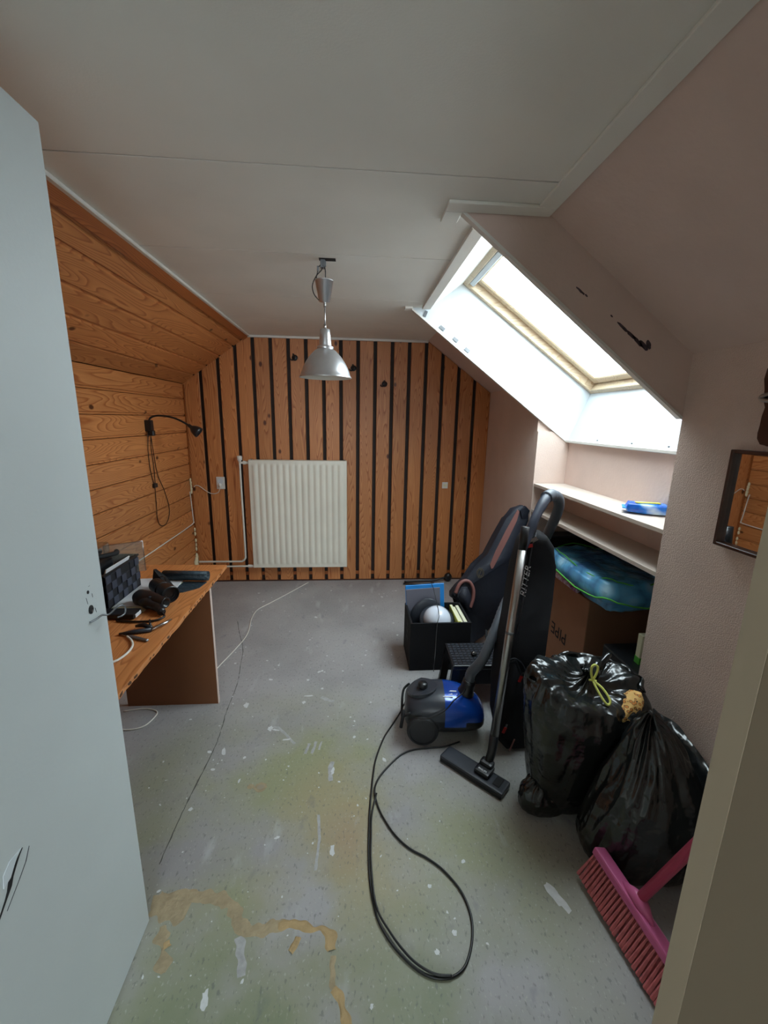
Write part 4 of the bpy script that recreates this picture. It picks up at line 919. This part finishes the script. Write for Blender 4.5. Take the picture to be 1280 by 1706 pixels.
# black gig bag in front (upright)
gf = thing('guitar_bag', (.75, 1.62, 0), 'tall black gig bag with white lettering and red zip tabs, standing behind the suction tube', 'guitar bag', 'gig bags')
def PA(x, z, k=0): return (x, 1.56+.09*z-k, z)
bodyA = [(.724, .95), (.743, .983), (.780, 1.0), (.836, .990), (.868, .945), (.876, .862), (.870, .714), (.860, .578), (.850, .41), (.850, .209), (.850, .05), (.84, .005), (.70, .005), (.660, .05), (.640, .14), (.640, .275), (.652, .417), (.676, .582), (.694, .744), (.706, .851)]
soft_case('body', [PA(x, z) for x, z in bodyA], (.02, .15, 0), BLKF, gf, bev=.03)
bm = BM(); fs = prism(bm, [PA(x, z, .022) for x, z in ((.665, .08), (.645, .175), (.645, .36), (.685, .435), (.72, .45), (.755, .37), (.775, .17), (.75, .05))], (0, .04, 0)); bmesh.ops.bevel(bm, geom=list(fs[0].edges), offset=.015, segments=3, affect='EDGES'); obj('pocket', bm, BLKF, gf, smooth=True)
tb('zipper', [PA(.66, .43, .018), PA(.70, .462, .018), PA(.745, .43, .018), PA(.775, .34, .018), PA(.785, .18, .018)], .003, DKGREY, gf, 6, 6)
tb('zipper', [PA(.715, .55, .0), PA(.735, .7, .0), PA(.752, .85, .0), PA(.762, .955, .002), PA(.780, .995, -.012), PA(.80, 1.0, -.05)], .003, DKGREY, gf, 6, 6)
for (x, z) in ((.735, .385), (.675, .145)):
    bm = BM(); M = axisM(PA(x, z, .030), (0, -1, 0), (.35, 0, 1)); box(bm, -.026, .004, -.006, .006, 0, .004, M=M); obj('zip_tab', bm, RED, gf)
    bm = BM(); box(bm, .005, .020, -.004, .004, 0, .003, M=M); obj('zip_slider', bm, STEEL, gf)
bm = BM(); M = axisM(PA(.712, .06, .026), (0, -1, 0), (.3, 0, 1)); box(bm, -.03, .03, -.003, .003, 0, .003, M=M); obj('reflective_piping', bm, MAROON, gf)
bm = BM(); M = axisM(PA(.760, .985, .006), (0, -1, .3), (.8, 0, .45)); box(bm, -.02, .02, -.005, .005, 0, .004, M=M); box(bm, -.004, .022, -.012, -.006, 0, .004, M=M); obj('buckle', bm, STEEL, gf)
bm = BM(); M = axisM(PA(.748, .962, .008), (0, -1, .1), (1, 0, .2)); box(bm, -.012, .012, -.010, .004, 0, .003, M=M); obj('tag', bm, RED, gf)
zdir = (Vector(PA(.718, .90))-Vector(PA(.690, .78))).normalized()
M = axisM(PA(.742, .80, .0015), (0, -1, .09), Vector(PA(.735, .85))-Vector(PA(.722, .75)))
text_mesh('lettering', 'RITTER', .046, M @ Matrix.Diagonal((.95, .8, 1, 1)), PAPER, gf, shear=.35)

# ------------------------------------------------------------------ niche contents
cb = thing('cardboard_box', (1.42, 2.2, 0), 'large brown cardboard box in the niche printed with upside down PIPE', 'box')
bx0, bx1, by0, by1, bzh = 1.235, 1.62, 1.93, 2.50, .56
bm = BM(); box(bm, bx0, bx1, by0, by1, .0, bzh, .003); obj('body', bm, CARD, cb)
M = axisM((bx0-.0008, 2.195, .240), (-1, 0, 0), (0, 1, 0)) @ Matrix.Rotation(0, 4, 'Z')
text_mesh('lettering', 'PIPE', .105, M, BLKM, cb, ext=.0004)
bm = BM(); C0 = Vector((1.285, by0-.001, .20))
tube(bm, [C0+Vector((.030*math.cos(a), 0, .030*math.sin(a))) for a in [2*PI*k/24 for k in range(24)]], .0025, 5, closed=True); lathe(bm, [(0, 0), (.009, 0), (.009, .0006), (0, .0006)], seg=14, M=axisM(C0, (0, -1, 0))); obj('round_mark', bm, BLKM, cb)
bm = BM(); prism(bm, [(bx0-.002, 2.48, .01), (bx0-.002, 1.97, .01), (bx0-.05, 1.97, .004), (bx0-.05, 2.48, .004)], (0, 0, .004)); obj('flap', bm, CARD, cb)
# duvet bag on top
dv = thing('duvet_bag', (1.42, 2.08, bzh), 'clear plastic bag with a pale blue printed duvet and green piping, on the cardboard box', 'bag')
def duvet_mat():
    m = bpy.data.materials.new('blue_stone_print'); m.use_nodes = True; n = m.node_tree.nodes; L = m.node_tree.links; b = n['Principled BSDF']
    tc = n.new('ShaderNodeTexCoord'); v = n.new('ShaderNodeTexVoronoi'); v.inputs['Scale'].default_value = 9; L.new(tc.outputs['Object'], v.inputs['Vector'])
    r = n.new('ShaderNodeValToRGB'); e = r.color_ramp.elements; e[0].position = .0; e[0].color = sRGB(190, 232, 250); e[1].position = .8; e[1].color = sRGB(50, 110, 165)
    x = e.new(.42); x.color = sRGB(100, 180, 225); L.new(v.outputs['Distance'], r.inputs['Fac']); L.new(r.outputs['Color'], b.inputs['Base Color'])
    b.inputs['Roughness'].default_value = .3; b.inputs['Coat Weight'].default_value = .8; b.inputs['Coat Roughness'].default_value = .12
    nn_ = n.new('ShaderNodeTexNoise'); nn_.inputs['Scale'].default_value = 14; bp = n.new('ShaderNodeBump'); bp.inputs['Strength'].default_value = 1; bp.inputs['Distance'].default_value = .06
    L.new(tc.outputs['Object'], nn_.inputs['Vector']); L.new(nn_.outputs['Fac'], bp.inputs['Height']); L.new(bp.outputs['Normal'], b.inputs['Coat Normal'])
    return m
DUV = duvet_mat()
def pillow(bm, c, s, seed=0, amp=.08, e=.45, n=5):
    r = bmesh.ops.create_icosphere(bm, subdivisions=n, radius=1)
    for v in r['verts']:
        d = v.co.normalized(); k = max(abs(d.x), abs(d.y), abs(d.z)); p = d*((1/k)*(1-e)+1*e)*1.0
        w = 1+amp*nz(d*2.3+Vector((seed, 0, 0)))+amp*.5*nz(d*6+Vector((0, seed, 0)))
        v.co = Vector(c)+Vector((p.x*s[0], p.y*s[1], p.z*s[2]*w))
bm = BM(); pillow(bm, (1.375, 2.08, bzh+.092), (.20, .36, .084), 1, .22)
for v in bm.verts:
    if v.co.z < bzh+.003: v.co.z = bzh+.003
    if v.co.z < bzh+.068: v.co.x = max(v.co.x, 1.243)
obj('duvet', bm, DUV, dv, smooth=True)
def around(z, gx, gy, n=40, e=3.2):
    out = []
    for k in range(n):
        a = 2*PI*k/n; c, s_ = math.cos(a), math.sin(a); out.append((1.375+gx*math.copysign(abs(c)**(2/e), c), 2.08+gy*math.copysign(abs(s_)**(2/e), s_), z+.010*math.sin(a*5)+.004*math.sin(a*13)))
    return out
bm = BM(); tube(bm, around(bzh+.085, .218, .382), .004, 6, closed=True); tube(bm, around(bzh+.165, .172, .315), .003, 6, closed=True); obj('green_piping', bm, GREEN, dv, smooth=True)
WRAP = mat('party_wrap_print', sRGB(226, 222, 232), .35, col2=sRGB(150, 60, 120), vscale=42)
for k, (y, z) in enumerate(((1.90, 0), (1.90, .032))):
    bm = BM()
    tube(bm, [(1.222-.0*k, 2.03+.02*k, bzh+.022+z), (1.218, 2.36, bzh+.022+z)], .016, 14); 
    w = thing('gift_wrap_roll', (1.22, 2.2, bzh+z), ('lower' if k == 0 else 'upper')+' patterned gift wrap roll beside the duvet bag in the niche', 'roll', 'gift wrap rolls')
    obj('roll', bm, WRAP, w, smooth=True)
bb = thing('speaker_box', (1.30, 1.55, 0), 'plain black upright box in the niche beside the near pier', 'box')
bx('body', (1.225, 1.50, 1.475, 1.76, 0, .415), BLKM, bb, bev=.004); bx('top_plate', (1.228, 1.497, 1.478, 1.757, .4155, .419), BLK, bb)
gp = thing('seed_packet', (1.26, 1.6, .42), 'pale packet with a green foot standing on the black box in the niche', 'packet')
bx('packet', (1.275, 1.335, 1.575, 1.605, .4195, .56), PAPERC, gp, bev=.002); bx('green_foot', (1.2748, 1.3352, 1.5742, 1.6058, .4198, .452), GREEN, gp)
for i in range(4): bx('print_mark', (1.298, 1.31, 1.5742, 1.5748, .475+.018*i, .484+.018*i), BLKM, gp)
cr_ = thing('black_crate', (1.5, 2.3, 0), 'black crate standing behind the cardboard box, its pale rim just visible', 'crate')
bx('body', (1.26, 1.95, 2.515, 2.62, 0, .74), BLKM, cr_, bev=.004); bx('rim', (1.258, 1.952, 2.513, 2.622, .74, .752), DKGREY, cr_)
bx('leaning_board', (1.70, 1.76, 1.7, 2.45, 0, .70), BLKM, None, label='dark board standing at the back of the niche behind the duvet bag', cat='board')

# wipes on shelf
wpk = thing('wipes_packet', (1.33, 1.76, 1.079), 'blue packet of cleaning wipes lying on the upper recess shelf', 'packet')
bm = BM(); pillow(bm, (0, 0, 0), (.135, .062, .024), 3, .12, .35, 4)
M = Matrix.Translation((1.320, 1.740, 1.104)) @ Matrix.Rotation(math.radians(-32), 4, 'Z')
bm2 = BM(); pillow(bm2, (0, 0, 0), (.085, .055, .0225), 3, .12, .35, 4); bm.free(); bm = bm2
for v in bm.verts:
    v.co.z = max(v.co.z, -.024)
    v.co = M @ v.co
def wipes_mat():
    m = bpy.data.materials.new('wipes_print'); m.use_nodes = True; n = m.node_tree.nodes; L = m.node_tree.links; b = n['Principled BSDF']
    tc = n.new('ShaderNodeTexCoord'); x = n.new('ShaderNodeTexNoise'); x.inputs['Scale'].default_value = 14; L.new(tc.outputs['Object'], x.inputs['Vector'])
    r = n.new('ShaderNodeValToRGB'); e = r.color_ramp.elements; e[0].position = .3; e[0].color = sRGB(10, 60, 175); e[1].position = .72; e[1].color = sRGB(200, 225, 245)
    a = e.new(.5); a.color = sRGB(30, 120, 220); L.new(x.outputs['Fac'], r.inputs['Fac']); L.new(r.outputs['Color'], b.inputs['Base Color']); b.inputs['Roughness'].default_value = .25; return m
obj('wrapper', bm, wipes_mat(), wpk, smooth=True)
bm = BM(); box(bm, -.05, .05, -.02, .006, .0225, .0262, .001, M=M @ Matrix.Rotation(.3, 4, 'Z')); obj('flap_label', bm, BOOKY, wpk)
for s_ in (-1, 1):
    bm = BM(); box(bm, s_*.088-.008, s_*.088+.008, -.045, .045, -.004, .000, M=M); obj('crimped_end', bm, LBLUE, wpk)

# ------------------------------------------------------------------ bin bags
def bag(rings_, m, seed, fold, n=150, rows=90, flat=True, pinch=0):
    """rings_: list of (z, cx, cy, rx, ry); gathered folds grow with height"""
    bm = BM(); out = []
    def samp(t):
        f = t*(len(rings_)-1); i = min(int(f), len(rings_)-2); u = f-i; u = u
        a = rings_[max(i-1, 0)]; b = rings_[i]; c = rings_[i+1]; d = rings_[min(i+2, len(rings_)-1)]
        return [.5*((2*b[k])+(c[k]-a[k])*u+(2*a[k]-5*b[k]+4*c[k]-d[k])*u*u+(3*b[k]-a[k]-3*c[k]+d[k])*u**3) for k in range(5)]
    for j in range(rows+1):
        t = j/rows; z, cx, cy, rx, ry = samp(t); row = []
        for k in range(n):
            a = 2*PI*k/n; c, s_ = math.cos(a), math.sin(a)
            e = 2.3; ux = math.copysign(abs(c)**(2/e), c); uy = math.copysign(abs(s_)**(2/e), s_)
            q = Vector((c*1.2, s_*1.2, t*1.3))
            # sharp creases from ridged noise, radial gathers near top
            w1 = 1-abs(nz(q*2.1+Vector((seed, 1, 2))))*2.2
            w2 = 1-abs(nz(q*4.7+Vector((2, seed, 0))))*2.2
            g = math.sin(a*11+3*nz(Vector((c, s_, t*2))*1.5+Vector((seed, 0, 0))))+.6*math.sin(a*23+seed+4*nz(Vector((c, s_, t))*2))
            k_ = 1+fold*(.35*w1+.18*w2)*(.5+t)+fold*.5*g*max(0, t-.45)**1.1*2
            row.append(bm.verts.new((cx+rx*ux*k_, cy+ry*uy*k_, max(.001, z+.02*w1*fold*4*(t if t > .3 else 0)))))
        out.append(row)
    for a, b in zip(out, out[1:]):
        for k in range(n): bm.faces.new((a[k], a[(k+1) % n], b[(k+1) % n], b[k]))
    bm.faces.new(out[0]); bm.faces.new(list(reversed(out[-1])))
    return bm
t1 = thing('bin_bag', (.88, 1.32, 0), 'upright full black bin bag with yellow drawstring and leopard print inside', 'bin bag', 'black bin bags')
bm = bag([(.0, .835, 1.330, .070, .065), (.015, .835, 1.328, .110, .090), (.08, .835, 1.325, .130, .105), (.20, .850, 1.325, .160, .120), (.32, .866, 1.325, .190, .135), (.43, .880, 1.325, .214, .145), (.50, .884, 1.325, .212, .145), (.545, .882, 1.330, .190, .130), (.540, .885, 1.335, .14, .100), (.515, .89, 1.335, .07, .05), (.535, .893, 1.335, .022, .018), (.570, .893, 1.335, .034, .020)], TRASH, 3.1, .19)
for v in bm.verts:      # the mouth slumps towards the room
    k = min(1, max(0, (v.co.z-.30)/.22)); dy = v.co.y-1.325; v.co.z += k*(min(0, dy)*.55+(v.co.x-.88)*-.10)
    if v.co.z > .25: v.co.z += .010*nz(v.co*16)*k; v.co.y -= .012*abs(nz(v.co*11+Vector((4, 4, 4))))*k
obj('liner', bm, TRASH, t1, smooth=True)
# rim of loose liner, standing up behind the knot
def frill(name, c, rx, ry, a0, a1, z0, h, parent, seed=0, m=TRASH):
    bm = BM(); rows = []
    N = 70
    for i in range(N+1):
        t = i/N; a = a0+(a1-a0)*t; r_ = []
        for j in range(6):
            u = j/5; k = 1+.06*nz((a*3, u*2, seed))*2+.05*math.sin(a*14+seed)*u+.04*u
            r_.append(bm.verts.new((c[0]+rx*k*math.cos(a), c[1]+ry*k*math.sin(a), z0+h*u*(.7+.6*nz((a*2.3, seed, 1)))*math.sin(PI*min(1, max(.0, t)))**.4)))
        rows.append(r_)
    for a, b in zip(rows, rows[1:]):
        for j in range(5): bm.faces.new((a[j], a[j+1], b[j+1], b[j]))
    o = obj(name, bm, m, parent, smooth=True, recalc=False); s_ = o.modifiers.new('s', 'SOLIDIFY'); s_.thickness = .0015
frill('loose_rim', (.882, 1.330), .200, .135, -.35, PI+.55, .500, .075, t1, 2)
bm = BM(); prism(bm, [(.905, 1.335, .53), (.925, 1.335, .575), (.965, 1.345, .618), (.985, 1.35, .612), (.955, 1.34, .585), (.945, 1.335, .54)], (.004, .02, .004)); bmesh.ops.bevel(bm, geom=list(bm.edges), offset=.003, segments=2, affect='EDGES'); obj('loose_flap', bm, TRASH, t1, smooth=True)
K = Vector((.885, 1.30, .545))
bm = BM(); tube(bm, catmull([K, K+Vector((-.012, -.004, .03)), K+Vector((-.013, -.004, .058)), K+Vector((-.002, -.004, .066)), K+Vector((.010, -.004, .055)), K+Vector((.008, -.004, .03)), K], 6), .0042, 6)
tube(bm, catmull([K, K+Vector((-.002, -.03, -.012)), K+Vector((.008, -.065, -.038)), K+Vector((.020, -.075, -.048)), K+Vector((.030, -.066, -.035)), K+Vector((.018, -.035, -.010)), K], 6), .0042, 6)
tube(bm, catmull([K+Vector((-.014, 0, .002)), K, K+Vector((.014, 0, -.004))], 4), .004, 6); obj('drawstring', bm, YEL, t1, smooth=True)
def leo():
    m = bpy.data.materials.new('leopard_print'); m.use_nodes = True; n = m.node_tree.nodes; L = m.node_tree.links; b = n['Principled BSDF']
    tc = n.new('ShaderNodeTexCoord'); v = n.new('ShaderNodeTexVoronoi'); v.inputs['Scale'].default_value = 75; L.new(tc.outputs['Object'], v.inputs['Vector'])
    r = n.new('ShaderNodeValToRGB'); e = r.color_ramp.elements; e[0].position = .25; e[0].color = sRGB(190, 120, 50); e[1].position = .6; e[1].color = sRGB(214, 170, 100)
    x = e.new(.36); x.color = sRGB(40, 26, 18); x = e.new(.46); x.color = sRGB(214, 170, 100); r.color_ramp.interpolation = 'CONSTANT'
    L.new(v.outputs['Distance'], r.inputs['Fac']); L.new(r.outputs['Color'], b.inputs['Base Color']); b.inputs['Roughness'].default_value = .8; return m
lp = thing('leopard_cloth', (.97, 1.26, .45), 'leopard print cloth peeking out of the torn upright bin bag', 'cloth')
bm = BM(); r_ = bmesh.ops.create_icosphere(bm, subdivisions=4, radius=1)
for v in r_['verts']:
    d = v.co.copy(); k = 1+.15*nz(d*3); p = Vector((d.x*.075, d.y*.040, d.z*.030))*k; p.rotate(Matrix.Rotation(-.55, 3, 'Y')); p.rotate(Matrix.Rotation(.5, 3, 'Z')); v.co = p+Vector((.995, 1.245, .470))
obj('folds', bm, leo(), lp, smooth=True)
# small slumped bag at the foot, and the big one in front
t3 = thing('bin_bag', (.72, 1.36, 0), 'small slack black bag lying at the foot of the upright bin bag', 'bin bag', 'black bin bags')
bm = bag([(.0, .745, 1.285, .06, .04), (.015, .740, 1.285, .085, .055), (.05, .735, 1.285, .085, .058), (.09, .73, 1.29, .065, .05), (.115, .725, 1.295, .03, .03), (.12, .725, 1.295, .008, .008)], TRASH, 8.3, .16, 80, 40); obj('liner', bm, TRASH, t3, smooth=True)
t2 = thing('bin_bag', (.95, 1.0, 0), 'slumped black bin bag against the pink wall behind the pink broom', 'bin bag', 'black bin bags')
bm = bag([(.0, .995, 1.10, .13, .09), (.015, .995, 1.10, .180, .122), (.08, 1.00, 1.100, .196, .130), (.17, 1.01, 1.10, .178, .128), (.27, 1.010, 1.10, .148, .115), (.36, 1.005, 1.105, .112, .092), (.43, 1.000, 1.115, .080, .065), (.48, .995, 1.125, .048, .040), (.51, .990, 1.13, .022, .020), (.525, .99, 1.13, .008, .008)], TRASH, 5.7, .22, 170, 90)
for v in bm.verts: v.co.x = min(v.co.x, XR-.004-.002*abs(nz(v.co*9)))
obj('liner', bm, TRASH, t2, smooth=True)
bm = BM(); rows = []
for i in range(30):
    t = i/29; y = 1.34-.50*t; r_ = []
    for j in range(8):
        u = j/7; r_.append(bm.verts.new((1.178-.10*u+.010*nz((t*6, u*3, 4)), y, .385+.02*math.sin(t*7)-.30*u**1.3+.02*nz((t*5, u*4, 1)))))
    rows.append(r_)
for a, b in zip(rows, rows[1:]):
    for j in range(7): bm.faces.new((a[j], a[j+1], b[j+1], b[j]))
o = obj('loose_sheet', bm, TRASH, t2, smooth=True, recalc=False); s_ = o.modifiers.new('s', 'SOLIDIFY'); s_.thickness = .0015

# ------------------------------------------------------------------ broom
br = thing('broom', (.81, .87, 0), 'pink plastic broom with pink bristles leaning by the door frame', 'broom')
A, B = Vector((.803, 1.030, .105)), Vector((.845, .710, .105)); d = (B-A).normalized(); side = Vector((-d.y, d.x, 0)); upv = Vector((.30, 0, .95)).normalized()
MBm = axisM((A+B)/2, upv, d)
Lh = (B-A).length/2
bm = BM(); box(bm, -Lh, Lh, -.022, .022, -.016, .010, .006, M=MBm, seg=2); obj('head', bm, PINKP, br)
bm = BM(); tube(bm, [MBm @ Vector((-.055, 0, .008)), MBm @ Vector((-.02, 0, .018)), MBm @ Vector((.0, 0, .022)), MBm @ Vector((.02, 0, .018)), MBm @ Vector((.055, 0, .008))], [.006, .017, .021, .017, .006], 14); obj('socket', bm, PINKP, br, smooth=True)
HB = MBm @ Vector((.0, 0, .028)); HT = Vector((1.160, .60, 1.35))
tb('handle', [HB-(HT-HB).normalized()*.01, HB.lerp(HT, .5), HT], .0135, PINKH, br, 16)
bm = BM(); nb = 26
for i in range(nb):
    for j in range(4):
        u = -Lh+.008+(2*Lh-.016)*i/(nb-1); v = -.017+.034*j/3
        a = MBm @ Vector((u, v, -.015)); sp_ = Vector((u*1.03+rnd.uniform(-.002, .002), v*1.9+(-.0), -.105+rnd.uniform(-.002, .002)))
        b = MBm @ sp_; b.z = max(b.z, .001); b.x -= .0
        m_ = a.lerp(b, .5); tube(bm, [a, m_, b], [.0030, .0045, .0062], 5)
obj('bristles', bm, BRIST, br, kind='stuff')

# ------------------------------------------------------------------ mirror and ornament on right wall
mr = thing('wall_mirror', (XR, 1.06, 1.25), 'small wall mirror in a dark wooden frame hanging on the pink wall', 'mirror')
y0, y1, z0, z1 = .86, 1.205, 1.100, 1.402
bm = BM(); box(bm, XR-.014, XR-.002, y0+.008, y1-.008, z0+.008, z1-.008); obj('glass', bm, MIRR, mr)
for n_, d_ in (('left', (y1-.011, y1, z0, z1)), ('right', (y0, y0+.011, z0, z1)), ('top', (y0+.011, y1-.011, z1-.011, z1)), ('bottom', (y0+.011, y1-.011, z0, z0+.011))):
    bx('frame_rail', (XR-.030, XR-.001, *d_), BROWNW, mr, bev=.002)
orn = thing('wall_ornament', (XR, 1.09, 1.5), 'dark turned wood wall ornament with a silver ring above the mirror', 'ornament')
bm = BM(); C0 = (XR-.012, 1.098)
prof = [(.004, 1.418), (.030, 1.422), (.042, 1.438), (.044, 1.455), (.036, 1.475), (.030, 1.50), (.032, 1.525), (.036, 1.55), (.050, 1.575), (.058, 1.605), (.055, 1.632), (.040, 1.655), (.02, 1.668), (.003, 1.672)]
pts = [(XR-.024, C0[1]-w, z) for w, z in prof]+[(XR-.024, C0[1]+w, z) for w, z in reversed(prof)]
fs = prism(bm, pts, (.022, 0, 0)); bmesh.ops.bevel(bm, geom=list(fs[0].edges), offset=.006, segments=2, affect='EDGES'); obj('plaque', bm, BROWNW, orn, smooth=False)
bm = BM(); tube(bm, [(XR-.03, 1.098+.045*math.cos(a), 1.552+.010*math.sin(a)) for a in [2*PI*k/24 for k in range(24)]], .006, 8, closed=True); obj('ring', bm, STEEL, orn, smooth=True)
